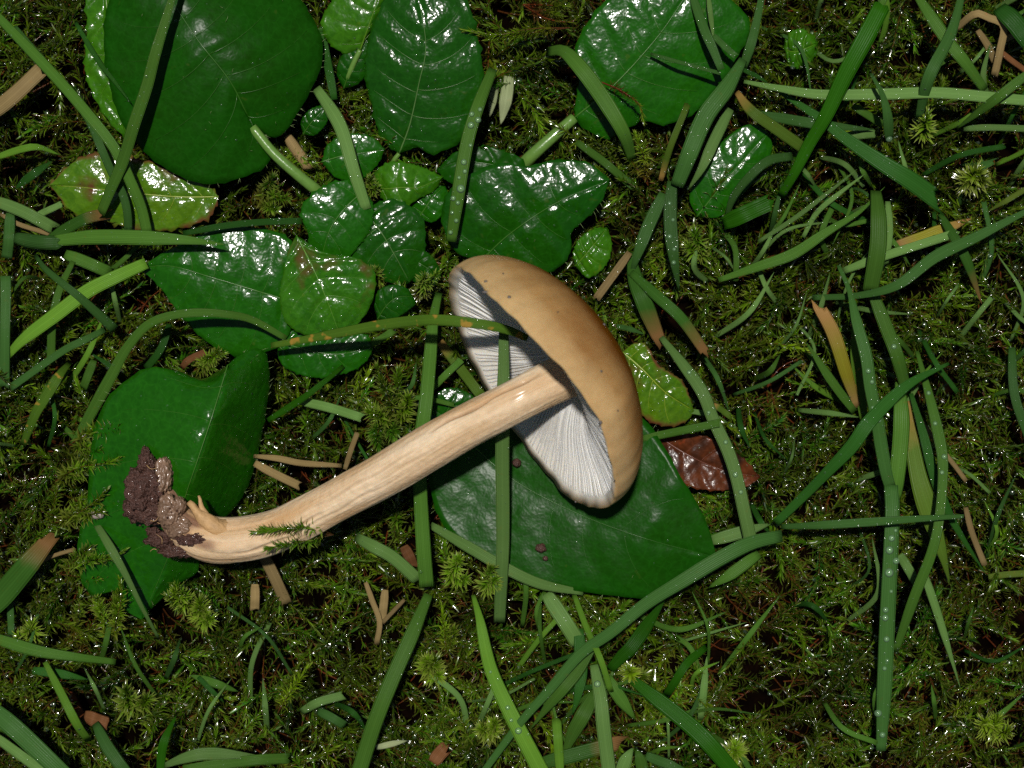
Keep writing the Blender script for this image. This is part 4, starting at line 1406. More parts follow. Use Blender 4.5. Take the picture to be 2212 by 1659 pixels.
B('blade crossing the long level blade and reaching the top edge', [(1984, 258), (2007, 167), (2054, 73), (2078, -10)], [15, 23, 21, 18], [20, 27, 24, 14], 'blue', 'none', 1.6)
B('blade dropping from the top edge left of the bent straws', [(1980, -12), (2047, 87), (2084, 133), (2128, 195)], [15, 17, 17, 13], [22, 28, 26, 18], 'green', 'none', 1.0)
B('dark broad blade end in the top right corner', [(2158, 15), (2190, 45), (2230, 95)], [15, 17, 17], 42, 'deep', 'cut', 0.3)
B('bent tan straw making an arch in the top right corner', [(2060, 66), (2105, 30), (2135, 38), (2168, 56), (2160, 110), (2148, 165)], [11, 16, 16, 15, 13, 10], 16, 'straw', 'cut', 0.3, name='straw', cat='straw')
B('straw leaning under the arched straw in the top right corner', [(2112, 65), (2132, 95), (2150, 135)], [12, 12, 10], 15, 'straw', 'cut', 0.2, name='straw', cat='straw')
B('short straw reaching the right edge below the dark corner blade', [(2160, 92), (2190, 76), (2225, 58)], [11, 12, 12], 13, 'straw', 'cut', 0.2, name='straw', cat='straw')
B('low straw slanting to the right edge under the arched straw', [(2158, 108), (2185, 130), (2225, 158)], [10, 10.5, 10], 12, 'darkstraw', 'cut', 0.2, name='straw', cat='straw')
B('blade coming in from the right edge over the long level blade', [(2230, 152), (2160, 207), (2110, 245), (2064, 280)], [22, 22, 17, 12], 21, 'green', 'taper', 1.2)
B('small level blade at the right edge below the long level blade', [(2082, 278), (2140, 275), (2225, 278)], [12, 13, 13], 14, 'pale', 'cut', 1.2)
B('little upright bluish blade with a thin tip over the long level blade', [(1921, 305), (1917, 250), (1907, 207), (1894, 180), (1880, 158)], [18, 23, 24, 24, 23], [22, 22, 16, 9, 6], 'blue', 'none', 1.2, drops=((0.03, 0, 9),))
B('olive blade sloping right below the grass joint to the bold vivid blade', [(1591, 198), (1624, 240), (1680, 280), (1736, 320)], [14, 16, 16, 14], [16, 24, 25, 24], 'strawgreen', 'cut', 0.5)
B('long dark blade sloping right to a torn pale end', [(1684, 198), (1774, 257), (1824, 297), (1907, 353), (1967, 390), (2028, 434)], [14, 17, 18, 19, 19, 17], [12, 18, 24, 32, 38, 40], 'deep', 'torn', 1.0)
B('dim blue blade lying level under the bold vivid blade', [(1640, 247), (1760, 267), (1830, 275), (1888, 280)], [13, 16, 16, 14], 22, 'blue', 'taper', 1.3)
B('short pale blade under the long level blade, left of the little bluish one', [(1842, 228), (1875, 248), (1908, 270)], [13, 13.5, 12], 17, 'green', 'cut', 0.8)
B('short pale blade lying level under the dim blue blade', [(1822, 296), (1860, 290), (1892, 287)], [13, 13, 13], 20, 'pale', 'cut', 0.8)
B('arching dewy blade left of the bold vivid blade stem', [(1568, 478), (1582, 430), (1614, 387), (1660, 347), (1712, 337)], [11, 15, 17, 17, 15], [10, 16, 19, 20, 18], 'blue', 'none', 1.8)
B('hair thin long blade slanting up right, the upper of two', [(1638, 522), (1714, 473), (1790, 415), (1852, 365)], [12, 15, 16, 15], 10, 'pale', 'taper', 1.4)
B('narrow long blade slanting up right, the lower of two', [(1735, 512), (1764, 460), (1810, 420), (1868, 376)], [12, 14, 15, 14], 11, 'pale', 'taper', 1.6)
B('long blade rising right towards the wide upright blade', [(1552, 605), (1640, 575), (1714, 548), (1787, 500), (1857, 457), (1912, 403)], [12, 15, 16, 17, 17, 15], [14, 20, 24, 20, 17, 12], 'green', 'taper', 0.8)
B('wide upright green blade right of the rising blades', [(1892, 412), (1898, 470), (1896, 540), (1880, 628)], [16, 19, 19, 16], [30, 35, 36, 32], 'green', 'cut', 0.3)
B('narrow blade hugging the right side of the wide upright blade', [(1918, 435), (1922, 500), (1912, 570)], [14, 15, 13], 15, 'pale', 'cut', 0.5)
B('blade crossing the wide upright blade on its way to the right', [(1822, 585), (1880, 563), (1940, 543), (2070, 502)], [13, 15, 15, 14], 19, 'pale', 'cut', 0.8)
B('yellowing blade end lying right of the wide upright blade', [(1936, 532), (1985, 518), (2030, 500), (2098, 472)], [11, 12, 12, 11], 30, 'yellow', 'taper', 0.4)
B('blade with a brown tip hanging down at right from the torn blade', [(2030, 462), (2060, 510), (2090, 565), (2121, 657)], [13, 15, 15, 12], [18, 21, 22, 20], 'browntip', 'taper', 0.6)
B('dark blue blade swinging from the right edge across the wide upright blade', [(2230, 450), (2107, 513), (2020, 555), (1940, 615), (1857, 638), (1755, 643)], [20, 21, 22, 22, 18, 12], [14, 20, 26, 22, 14, 12], 'blue', 'none', 0.8)
B('thin yellow green blade at the right edge above the dark blue one', [(2230, 400), (2180, 430), (2132, 458)], [12, 13, 11], 12, 'mossgreen', 'taper', 0.8)
B('bluish blade entering from the top edge left of the grass joint', [(1492, -20), (1520, 60), (1540, 105), (1558, 150)], [16, 19, 20, 20], [18, 20, 20, 15], 'blue', 'none', 1.0)
B('slim pale blade hanging from the top edge over the dull green leaf', [(1530, -10), (1536, 40), (1542, 88)], [18, 18, 17], 11, 'pale', 'taper', 0.8)
B('hair thin dark blade reaching the grass joint from the left', [(1405, 116), (1474, 136), (1556, 158)], [17, 19, 19], 8, 'blue', 'none', 1.6)
B('very short dewy blade above the grass joint', [(1541, 76), (1565, 100), (1590, 122)], [18, 19, 19], 14, 'blue', 'cut', 2.0)
B('thin dark blade leaving the grass joint to the lower right', [(1600, 148), (1630, 162), (1660, 180)], [17, 17, 16], 10, 'deep', 'taper', 1.4)
# right side
B('tall slim blade running down the right side with a fine curled top', [(1811, 573), (1834, 626), (1850, 693), (1871, 770), (1880, 836), (1894, 903), (1903, 960), (1914, 1020), (1924, 1055)][::-1], [16, 18, 20, 22, 23, 23, 22, 20, 18], [32, 30, 27, 26, 26, 26, 22, 10, 8], 'blue', 'none', 1.4, drops=((0.30, .3, 6), (0.36, -.3, 5), (0.47, .4, 6), (0.52, 0, 7)))
B('straight upright blade at right strung with big clear drops', [(1903, 1622), (1911, 1473), (1917, 1340), (1924, 1206), (1928, 1106), (1925, 1048)], [11, 15, 17, 18, 18, 17], [28, 32, 33, 33, 32, 30], 'blue', 'none', 1.6,
  drops=((0.06, .1, 8), (0.14, -.75, 10), (0.31, -.1, 6), (0.34, .2, 5), (0.42, 0, 8), (0.50, -.3, 9), (0.53, -.3, 8), (0.60, .3, 5), (0.67, -.1, 12), (0.715, .75, 9), (0.755, -.2, 11), (0.80, 0, 9), (0.83, .5, 5), (0.86, -.3, 5)))
B('yellow blade with a tan blunt top left of the tall slim blade', [(1852, 880), (1827, 803), (1800, 720), (1767, 658)], [12, 15, 16, 16], [18, 28, 30, 26], 'yellow', 'torn', 0.2)
B('brown stained blade between the yellow blade and the tall slim one', [(1866, 905), (1850, 790), (1847, 720), (1846, 645)], [11, 14, 14, 12], 23, 'spotted', 'taper', 0.3)
B('slender blade pointing up left below the yellow blade', [(1846, 890), (1794, 820), (1742, 740)], [12, 15, 15], 19, 'green', 'taper', 0.8)
B('long slim blade curving down to the right of the dropped blade', [(1981, 758), (2007, 853), (2027, 936), (2037, 1003), (2031, 1106), (2014, 1190), (1974, 1293), (1934, 1408)], [14, 18, 20, 21, 22, 22, 19, 12], [10, 20, 24, 20, 20, 22, 22, 14], 'green', 'none', 1.2, drops=((0.14, 0, 6), (0.24, .2, 6), (0.35, -.3, 7), (0.40, .2, 6)))
B('blade descending from the wide upright blade to the dark slanting one', [(1884, 628), (1920, 720), (1940, 775), (1960, 850)], [16, 18, 18, 14], [28, 29, 28, 22], 'green', 'cut', 1.2, drops=((0.55, 0, 7),))
B('long dark blue blade slanting from right down to the large smooth leaf', [(2050, 785), (1974, 823), (1924, 863), (1874, 916), (1841, 963), (1791, 1016), (1740, 1068), (1676, 1130)], [22, 25, 26, 27, 26, 23, 19, 15], [8, 18, 26, 30, 28, 22, 20, 18], 'deep', 'none', 1.2)
B('wide green blade behind the crossing of the slim and dark blades', [(1944, 825), (1948, 920), (1938, 1030), (1930, 1080)], [14, 16, 15, 13], [26, 36, 34, 30], 'green', 'cut', 0.4)
B('straw and green blade right of the blade strung with drops', [(1958, 866), (1967, 936), (1984, 1030), (2007, 1106), (2034, 1190), (2052, 1262)], [13, 15, 16, 16, 15, 11], [18, 28, 36, 46, 44, 30], 'strawgreen', 'taper', 0.3)
B('dark narrow blade passing right of the straw and green blade', [(1968, 850), (1994, 936), (2021, 1036), (2058, 1125), (2130, 1242)], [14, 16, 16, 15, 11], [12, 20, 22, 20, 14], 'deep', 'taper', 0.5)
B('thin tan straw slanting right of the dark narrow blade', [(1985, 903), (2034, 970), (2062, 1005), (2088, 1040)], [12, 13, 12, 11], 10, 'straw', 'cut', 0.2, name='straw', cat='straw')
B('blade fragment at the right edge level with the cap', [(2186, 750), (2192, 853), (2225, 950)], [12, 14, 13], 20, 'blue', 'cut', 0.8)
B('blade with a split brown tip pointing down right beside the cap', [(1362, 588), (1420, 640), (1474, 690), (1528, 768)], [15, 18, 19, 17], [20, 24, 24, 20], 'browntip', 'torn', 0.8)
B('long pale blade descending from the cap side to the leaf tip at right', [(1428, 728), (1474, 785), (1517, 846), (1541, 906), (1571, 970), (1591, 1030), (1608, 1106), (1622, 1168)], [15, 18, 20, 20, 20, 20, 20, 19], [16, 24, 27, 26, 27, 27, 27, 28], 'pale', 'cut', 1.4, drops=((0.2, 0, 6), (0.4, .3, 5), (0.55, -.2, 6), (0.7, .1, 7), (0.78, -.1, 6)))
B('tiny torn blade stub right of the long pale descending blade', [(1541, 874), (1560, 886), (1580, 902)], [13, 13, 12], 13, 'strawgreen', 'torn', 0.2)
B('short level blade between the cap edge and the long pale blade', [(1385, 948), (1474, 930), (1556, 913)], [17, 19, 21], 17, 'green', 'cut', 1.0)
B('wide blade with an orange tip tucked behind the right of the cap', [(1362, 545), (1372, 600), (1390, 650), (1426, 738)], [12, 15, 16, 14], [20, 34, 36, 26], 'browntip', 'torn', 0.6)
B('thin bluish blade just peeping out right of the cap above the lime leaf', [(1332, 704), (1365, 712), (1392, 722)], [16, 17, 17], 11, 'blue', 'taper', 0.6)
# bottom right
B('thin level bluish blade crossing the blade strung with drops', [(1687, 1138), (1760, 1135), (1840, 1130), (1960, 1122), (2082, 1115)], [18, 22, 24, 25, 24], [14, 18, 18, 14, 8], 'blue', 'none', 1.2)
B('long dark blue blade curving along the large smooth leaf to the bottom edge', [(1690, 1158), (1624, 1173), (1557, 1206), (1474, 1256), (1394, 1306), (1320, 1366), (1254, 1413), (1187, 1490), (1120, 1566), (1035, 1680)], [20, 23, 24, 24, 23, 22, 20, 18, 16, 13], [34, 36, 32, 28, 26, 24, 22, 18, 16, 14], 'blue', 'none', 1.2)
B('wide pale blade pointing right beneath the tip of the large smooth leaf', [(1535, 1168), (1600, 1150), (1664, 1132)], [15, 16, 15], 27, 'pale', 'taper', 0.8)
B('green blade under the long dark blue blade near the leaf tip', [(1640, 1196), (1580, 1240), (1530, 1270)], [14, 15, 13], 26, 'green', 'taper', 0.4)
B('short upright pale blade alone in moss right of the bottom centre', [(1513, 1555), (1520, 1490), (1527, 1418)], [9, 12, 12], 16, 'pale', 'taper', 0.5)
B('curved blade left of the short upright pale blade', [(1526, 1398), (1485, 1432), (1455, 1478), (1438, 1505)], [11, 14, 13, 10], 18, 'vivid', 'cut', 0.4)
B('broad dark blade running to the bottom edge right of centre', [(1365, 1468), (1474, 1553), (1530, 1605), (1590, 1675)], [12, 15, 16, 15], [26, 34, 36, 34], 'vivid', 'none', 0.3)
B('pale blade piece below the blade strung with drops, at its right', [(1944, 1198), (1962, 1228), (1978, 1256)], [12, 12, 11], 20, 'pale', 'cut', 0.6)
B('slender blade with a whitish tip in the moss at lower right', [(1990, 1225), (2010, 1278), (2036, 1358), (2076, 1492)], [12, 14, 13, 9], [20, 18, 14, 9], 'pale', 'taper', 0.8)
B('narrow moss coloured blade reaching the lower right edge', [(2135, 1246), (2175, 1241), (2225, 1238)], [10, 11, 11], 14, 'mossgreen', 'cut', 0.8)
B('tan straw lying right of the dark narrow blade', [(2086, 1096), (2100, 1150), (2128, 1222)], [12, 12, 10], 13, 'straw', 'cut', 0.2, name='straw', cat='straw')
# bottom centre
B('straight blade standing in front of the gills and passing under the stem', [(1088, 716), (1088, 800), (1086, 900), (1085, 1000), (1086, 1100), (1086, 1180), (1083, 1250), (1079, 1345)], [31, 31, 31, 27, 23, 20, 17, 11], [26, 27, 28, 29, 29, 28, 27, 24], 'pale', 'none', 0.8)
B('blade passing under the stem left of the gills', [(948, 632), (936, 690), (930, 760), (920, 870), (906, 980), (910, 1100), (916, 1200), (922, 1268)], [12, 17, 19, 21, 20, 18, 17, 14], [20, 27, 28, 29, 29, 29, 31, 31], 'green', 'none', 0.8)
B('straight blade from below the stem down to the bottom edge', [(926, 1284), (890, 1370), (850, 1460), (810, 1560), (772, 1680)], [13, 16, 17, 17, 15], [26, 32, 33, 33, 33], 'green', 'none', 0.4)
B('short blade sloping down right between the stem and the grass joint', [(768, 1160), (810, 1182), (850, 1205), (905, 1255)], [11, 14, 14, 12], 27, 'pale', 'cut', 0.8)
B('curved blade edging the lower left rim of the large smooth leaf', [(930, 1134), (1020, 1186), (1097, 1230), (1170, 1262), (1260, 1280)], [12, 16, 16.5, 16, 14], [20, 24, 25, 22, 12], 'pale', 'none', 0.5)
B('bright light green blade with two round drops at the bottom centre', [(1022, 1285), (1037, 1340), (1050, 1406), (1064, 1456), (1094, 1523), (1124, 1583), (1175, 1680)], [12, 15, 16, 16, 16, 16, 15], [12, 22, 27, 30, 33, 34, 36], 'bright', 'none', 0.5, drops=((0.40, .2, 4), (0.60, 0, 6), (0.665, .3, 5), (0.73, .1, 9)))
B('light blade sloping right under the rim of the large smooth leaf', [(1180, 1282), (1215, 1335), (1250, 1390)], [12, 13, 12], 33, 'pale', 'cut', 0.5)
B('slim yellow green stem dropping from the large leaf to the crossing', [(1240, 1284), (1267, 1356), (1297, 1423), (1320, 1495)], [13, 17, 22, 18], 13, 'bright', 'cut', 0.5)
B('light blade with one round drop running down to the bottom edge', [(1283, 1436), (1297, 1506), (1304, 1573), (1318, 1680)], [17, 19, 19, 17], [24, 29, 30, 30], 'pale', 'none', 0.4, drops=((0.17, .1, 9),))
B('green blade slanting up right from the crossing to the large leaf tip', [(1318, 1446), (1345, 1416), (1370, 1390), (1440, 1288)], [16, 17, 17, 14], [26, 30, 30, 22], 'vivid', 'taper', 0.3)
B('wide blade under the crossing slanting down left to the bottom', [(1286, 1495), (1260, 1545), (1240, 1580), (1212, 1645)], [15, 16, 15, 12], [28, 32, 31, 24], 'green', 'taper', 0.4)
B('dark upright blade behind the crossing', [(1250, 1358), (1256, 1440), (1250, 1495), (1236, 1545)], [12, 13, 13, 12], 27, 'deep', 'taper', 0.4)
B('small yellow green blade standing at the bottom edge', [(1210, 1675), (1206, 1610), (1202, 1556)], [15, 17, 16], 20, 'bright', 'cut', 0.4)
B('green blade beside the long dark blue one, left of the crossing', [(1282, 1396), (1245, 1450), (1204, 1500), (1145, 1576)], [16, 17, 17, 14], [22, 30, 28, 16], 'green', 'taper', 0.5)
B('blade sloping right from the crossing between two downward blades', [(1310, 1462), (1340, 1508), (1372, 1555)], [13, 14, 12], 28, 'green', 'taper', 0.4)
B('level green blade with a brown end at the bottom edge', [(1165, 1650), (1257, 1626), (1340, 1604)], [13, 14, 13], 32, 'browntip', 'torn', 0.3)
B('wide blade tip poking up from the bottom edge, left of two', [(1338, 1680), (1350, 1645), (1368, 1615)], [13, 15, 14], 28, 'pale', 'taper', 0.6)
B('wide blade tip poking up from the bottom edge, right of two', [(1390, 1680), (1384, 1645), (1374, 1616)], [12, 14, 13], 26, 'green', 'taper', 0.5)
B('dark blade leaving the bottom edge towards the right', [(1395, 1632), (1440, 1650), (1490, 1668)], [13, 13, 12], 22, 'blue', 'taper', 0.5)
FORK = 'forked dry straws below the stem'
B('thin tan straw forming the left prong of the forked straws', [(790, 1258), (805, 1300), (820, 1344), (813, 1392)], [12, 12, 11, 9], 12, 'straw', 'cut', 0.2, name='straw', cat='straw')
B('stout pale straw in the middle of the forked straws', [(832, 1274), (829, 1305), (825, 1342)], [10.5, 11, 10.5], 18, 'straw', 'cut', 0.2, name='straw', cat='straw')
B('thin straw forming the right prong of the forked straws', [(874, 1295), (850, 1320), (826, 1345)], [11, 11, 11], 9, 'straw', 'cut', 0.2, name='straw', cat='straw')
B('small brown flake beside the short blade below the stem', [(872, 1180), (884, 1202), (893, 1226)], [10, 10, 9.5], 24, 'darkstraw', 'cut', 0.1, name='straw', cat='straw')
B('pale shrivelled blade near the bottom edge left of centre', [(812, 1615), (845, 1607), (880, 1600)], [11, 12, 11], 13, 'whitish', 'taper', 0.4)
# bottom left
B('blade tapering right from the left edge at the lower left', [(-20, 1376), (80, 1406), (167, 1420), (250, 1430)], [13, 15, 14, 11], [28, 26, 19, 13], 'green', 'none', 0.6)
B('slim yellow green blade slanting down right at the lower left', [(97, 1430), (133, 1500), (167, 1566), (192, 1600)], [12, 14, 14, 10], [14, 18, 20, 16], 'bright', 'none', 0.3)
B('broad blue green blade across the bottom left corner', [(-30, 1520), (0, 1546), (50, 1590), (150, 1685)], [14, 15, 16, 15], [38, 40, 40, 38], 'blue', 'none', 1.0)
B('narrow light blade in the bottom left corner under the broad one', [(-20, 1585), (35, 1625), (100, 1672)], [12, 13, 13], 22, 'pale', 'none', 0.6)
B('blade slanting to the bottom edge right of the bottom left corner', [(205, 1562), (233, 1616), (275, 1675)], [11, 14, 14], [22, 28, 28], 'blue', 'none', 0.6)
B('thin dark upright blade at the bottom edge left of centre', [(345, 1675), (353, 1606), (381, 1545)], [13, 14, 12], 19, 'vivid', 'taper', 0.2)
B('pale blade lying level at the bottom edge, the upper of two', [(352, 1655), (400, 1637), (450, 1628), (565, 1634)], [13, 15, 15.5, 13], [14, 26, 28, 22], 'pale', 'taper', 0.6)
B('pale blade lying level at the bottom edge, the lower of two', [(395, 1662), (500, 1648), (560, 1641), (626, 1638)], [13, 14, 14, 12], 23, 'green', 'cut', 0.5)
B('short pale blade rising right at the lower centre left', [(650, 1538), (690, 1516), (742, 1502)], [10, 12.5, 12], 19, 'pale', 'cut', 0.6)
B('short blue blade sloping down right next to the straight long blade', [(685, 1535), (712, 1548), (745, 1568)], [10, 12, 11], 20, 'blue', 'cut', 0.8)
B('dim blade half sunk in moss below the tapering blade at left', [(70, 1448), (130, 1456), (190, 1468)], [9.5, 10.5, 9.5], 20, 'deep', 'taper', 0.4)
B('blade half sunk in moss midway along the lower left', [(410, 1458), (460, 1475), (515, 1494)], [10, 11.5, 10], 19, 'green', 'both', 0.5)
B('short thin blade crossing the half sunk blade at lower left', [(428, 1462), (455, 1490), (485, 1518)], [11, 11.5, 10], 11, 'deep', 'taper', 0.4)
B('fine whitish blade tapering down over the torn tip of the folded leaf', [(205, 1128), (228, 1165), (267, 1233), (307, 1313), (343, 1380)], [15, 18, 19, 16, 11], [18, 19, 13, 9, 6], 'pale', 'none', 0.6)
B('broad blade at the left edge with a ragged orange brown end', [(-30, 1328), (20, 1268), (60, 1220), (108, 1163)], [13, 15, 16, 15], [46, 50, 46, 30], 'browntip', 'torn', 0.2)
B('thin tan straw under the ragged brown blade end at left', [(52, 1246), (100, 1207), (162, 1186)], [11, 12, 11], 8, 'straw', 'cut', 0.2, name='straw', cat='straw')
B('wide pale straw sticking out under the bend of the stem', [(560, 1185), (585, 1230), (620, 1306)], [12, 12.5, 10], 25, 'straw', 'cut', 0.2, name='straw', cat='straw')
B('short pale straw stub left of the wide straw under the stem bend', [(551, 1262), (551, 1290), (550, 1318)], [10.5, 10.5, 9.5], 20, 'straw', 'cut', 0.2, name='straw', cat='straw')
B('tiny upright bluish blade at the left edge above the tapering blade', [(22, 1300), (24, 1372)], [10, 11], 15, 'blue', 'cut', 0.6)
B('flat brown flake beside the slim yellow green blade at lower left', [(182, 1546), (205, 1555), (230, 1564)], [10.5, 11, 10.5], 30, 'darkstraw', 'cut', 0.2, name='straw', cat='straw')
B('orange brown flake at the bottom edge left of the bright blade', [(935, 1648), (950, 1628), (968, 1610)], [10.5, 11, 10], 30, 'darkstraw', 'torn', 0.2, name='straw', cat='straw')
# left side
B('bright wide blade slanting up right to the broad tapering leaf', [(15, 770), (50, 733), (120, 680), (187, 630), (250, 598), (316, 568)], [12, 15, 17, 17, 17, 16], [20, 28, 30, 30, 28, 24], 'bright', 'none', 0.5)
B('narrow blade crossing the bright wide blade from the upper left', [(75, 550), (100, 583), (173, 643), (248, 712)], [14, 18, 20, 15], [12, 15, 18, 22], 'blue', 'none', 0.8)
B('blade piece just left of the broad tapering leaf', [(140, 548), (185, 566), (235, 588)], [12, 13, 12], 26, 'green', 'cut', 0.6)
B('slim upright blade left of the bright wide blade crossing', [(158, 564), (127, 630), (113, 700), (110, 788)], [13, 14.5, 14, 11], [14, 16, 18, 18], 'green', 'none', 0.6)
B('long arching blade looping over the broad tapering leaf', [(160, 962), (200, 886), (240, 813), (273, 753), (317, 703), (367, 682), (433, 675), (500, 680), (550, 693), (618, 731)], [11, 15, 18, 20, 22, 23, 24, 23, 21, 19], [26, 26, 25, 22, 19, 18, 18, 16, 15, 12], 'green', 'none', 0.9)
B('blade slanting down left to the foot of the striped upright blade', [(226, 712), (180, 736), (133, 760), (22, 838)], [12, 14, 14, 12], 16, 'blue', 'none', 0.8)
B('shiny yellowish blade bending down left of the folded leaf', [(152, 782), (130, 808), (110, 840), (77, 893), (49, 962)], [11, 15, 16, 15, 10], [14, 22, 23, 20, 14], 'spotted', 'none', 0.5)
B('stubby blade right of the shiny yellowish blade', [(203, 778), (192, 806), (179, 840)], [12, 12.5, 11], 18, 'green', 'cut', 0.5)
B('dim blade emerging beneath the long arching blade', [(366, 700), (348, 753), (314, 798)], [11, 12, 10], 16, 'deep', 'cut', 0.5)
B('slim blade slanting up right from the folded leaf', [(578, 908), (650, 863), (700, 825), (742, 790)], [12, 15, 15, 13], [14, 15, 12, 9], 'vivid', 'none', 0.6)
B('short pale blade in the moss above the stem', [(645, 866), (710, 880), (784, 903)], [11, 13, 12], 20, 'pale', 'cut', 0.5)
B('spotted arching blade that bridges from the left leaves into the gills', [(585, 746), (660, 733), (737, 718), (837, 700), (937, 691), (1037, 700), (1097, 713), (1140, 731)], [20, 23, 27, 32, 37, 39, 38, 36], [16, 18, 20, 22, 22, 22, 20, 14], 'spotted', 'none', 0.5)
B('orange brown curled straw under the long arching blade', [(392, 795), (408, 777), (445, 760)], [10.5, 11.5, 11], 15, 'darkstraw', 'cut', 0.2, name='straw', cat='straw')
B('stout tan straw beside the stalk of the largest leaf', [(620, 292), (642, 328), (668, 364)], [10.5, 11.5, 10.5], 24, 'straw', 'cut', 0.3, fold=-0.5, name='straw', cat='straw')
B('pale dry blade lying above the stem right of the folded leaf', [(548, 985), (600, 990), (650, 1000), (738, 1006)], [11, 13, 13, 11], [10, 14, 13, 8], 'straw', 'none', 0.3, name='straw', cat='straw')
B('thick tan straw pointing down to the stem right of the folded leaf', [(550, 1000), (590, 1022), (648, 1050)], [10.5, 11.5, 11], 18, 'straw', 'cut', 0.3, name='straw', cat='straw')
B('thin tan straw rising from the stem to the moss sprig', [(745, 1014), (757, 975), (772, 934)], [13, 14, 13], 11, 'straw', 'cut', 0.3, name='straw', cat='straw')
B('olive blade in shadow left of the far gills', [(950, 738), (990, 790), (1040, 856)], [10.5, 11.5, 11], 22, 'strawgreen', 'cut', 0.3)
B('short light blade slanting up behind the far gills', [(932, 842), (962, 810), (996, 778)], [12, 13, 13], 15, 'green', 'cut', 0.5)
B('short dim blade between the stem and the large smooth leaf', [(1028, 970), (1070, 980), (1120, 992)], [11.5, 12, 12], 15, 'green', 'cut', 0.5)
B('tiny blade scrap above the moss sprig left of the gills', [(800, 745), (825, 730), (850, 714)], [12, 13, 13], 15, 'green', 'cut', 0.5)

HUES = {'green': 'green', 'pale': 'pale green', 'blue': 'bluish green', 'deep': 'dark green', 'bright': 'yellow green'}
for zone, count, where in (((1500, 440, 2200, 760), 28, 'right of the cap, above its middle'), ((1560, 760, 2200, 1090), 18, 'right of the red brown leaf'), ((1640, 20, 2200, 420), 26, 'near the long level blade'),
                           ((1000, 1310, 1560, 1650), 26, 'below the large smooth leaf'), ((1560, 1180, 2200, 1640), 12, 'near the blade strung with drops'), ((20, 1380, 740, 1640), 12, 'at the lower left'),
                           ((20, 560, 290, 1000), 10, 'left of the folded leaf'), ((640, 840, 900, 960), 4, 'above the middle of the stem')):
    for _ in range(count):
        u, v = random.uniform(zone[0], zone[2]), random.uniform(zone[1], zone[3])
        a = random.choice((0.5, 0.8, -0.6, 1.2, 1.5, -1.1, 2.2)) + random.gauss(0, 0.3)
        L = random.uniform(80, 220)
        k = random.gauss(0, 0.25)
        p = [(u, v), (u + L * 0.5 * math.cos(a), v - L * 0.5 * math.sin(a)), (u + L * math.cos(a + k), v - L * math.sin(a + k))]
        hue = random.choice(('green', 'pale', 'pale', 'blue', 'green', 'deep', 'bright'))
        B('thin %s blade half buried in moss %s' % (HUES[hue], where), p, [5, random.uniform(11, 14), random.uniform(8, 13)], random.uniform(6, 13), hue, random.choice(('taper', 'taper', 'cut')), 0.7, group='thin grass blades half buried in the moss')


# ------------------------------------------------------------------ moss sprigs that stand out, and pebbles
sprig('moss sprig laid over the foot of the stem', [(720, 1155, 24), (680, 1140, 30), (620, 1142, 31.5), (548, 1150, 31)], 2.3, 130, 0.5, -0.3, 3, 0.25)
sprig('bushy moss sprig left of the far gills above the stem', [(860, 920, 9), (840, 860, 15), (815, 795, 18)], 2.6, 130, 0.55, -0.2, 4, 0.8)
sprig('dark spreading moss sprig just above the middle of the stem', [(830, 900, 10), (815, 940, 14), (820, 975, 15)], 2.5, 90, 0.2, -0.3, 4, 1.2)
sprig('moss sprig hanging over the top edge between the wet and dull leaves', [(1230, 60, 14), (1150, 62, 17), (1075, 75, 18), (1000, 64, 18.5)], 2.0, 120, 0.9, 0.05, 2, 0.2)
sprig('reddish moss sprig curling at the top edge between two leaves', [(1130, 10, 10), (1180, 40, 15), (1240, 45, 16), (1260, 5, 16)], 2.0, 110, 0.7, 0.6, 3, 0.6)
sprig('orange brown moss sprig draped over the dull green top leaf', [(1300, 178, 15), (1340, 195, 17.5), (1380, 225, 18), (1390, 262, 16)], 1.5, 110, 0.8, 0.7, 1)
sprig('moss sprig reaching over the left rim of the folded leaf', [(150, 960, 10), (200, 935, 17), (250, 925, 20), (285, 905, 20)], 2.4, 110, 0.6, -0.1, 3, 0.5)
sprig('second moss sprig over the folded leaf, just left of the soil clump', [(120, 1040, 10), (170, 1010, 17), (230, 1000, 20), (262, 985, 20)], 2.3, 110, 0.6, -0.05, 3, 0.6)
sprig('moss sprig crossing the torn lower left rim of the folded leaf', [(130, 1240, 9), (185, 1215, 16), (235, 1205, 18), (265, 1190, 18)], 2.3, 110, 0.6, -0.1, 3, 0.6)
sprig('moss sprig lying on the tip of the folded leaf from below', [(240, 1390, 8), (252, 1340, 13), (262, 1290, 16), (258, 1250, 17)], 2.2, 110, 0.7, -0.05, 3, 0.5)
sprig('moss sprig pushing up right of the folded leaf tip', [(420, 1330, 8), (400, 1290, 14), (378, 1262, 16)], 2.3, 100, 0.6, -0.1, 3, 0.7)
sprig('long moss sprig along the left rim of the folded leaf, lowest of three', [(120, 1130, 9), (165, 1110, 16), (205, 1085, 19), (228, 1060, 20)], 2.2, 120, 0.75, -0.1, 3, 0.4)
sprig('moss sprig poking between the broad tapering leaf and the folded leaf', [(420, 800, 8), (450, 775, 13), (480, 765, 16)], 2.1, 90, 0.5, 0.0, 3, 0.7)
sprig('moss sprig growing in the gap below the stalk of the largest leaf', [(560, 440, 8), (590, 425, 12), (620, 430, 14)], 2.2, 100, 0.4, 0.1, 4, 0.9)
sprig('moss sprig between the pitted leaf and the small lime leaf', [(790, 430, 9), (800, 405, 13), (798, 385, 14.5)], 1.9, 80, 0.5, 0.1, 3, 0.8)
sprig('moss sprig under the right edge of the round lime leaf', [(830, 620, 8), (818, 598, 13), (800, 585, 15)], 1.9, 80, 0.4, 0.1, 3, 0.8)
sprig('moss sprig reaching over the left tip of the cap', [(905, 640, 10), (925, 610, 18), (945, 590, 26)], 2.0, 90, 0.4, 0.2, 3, 0.5)
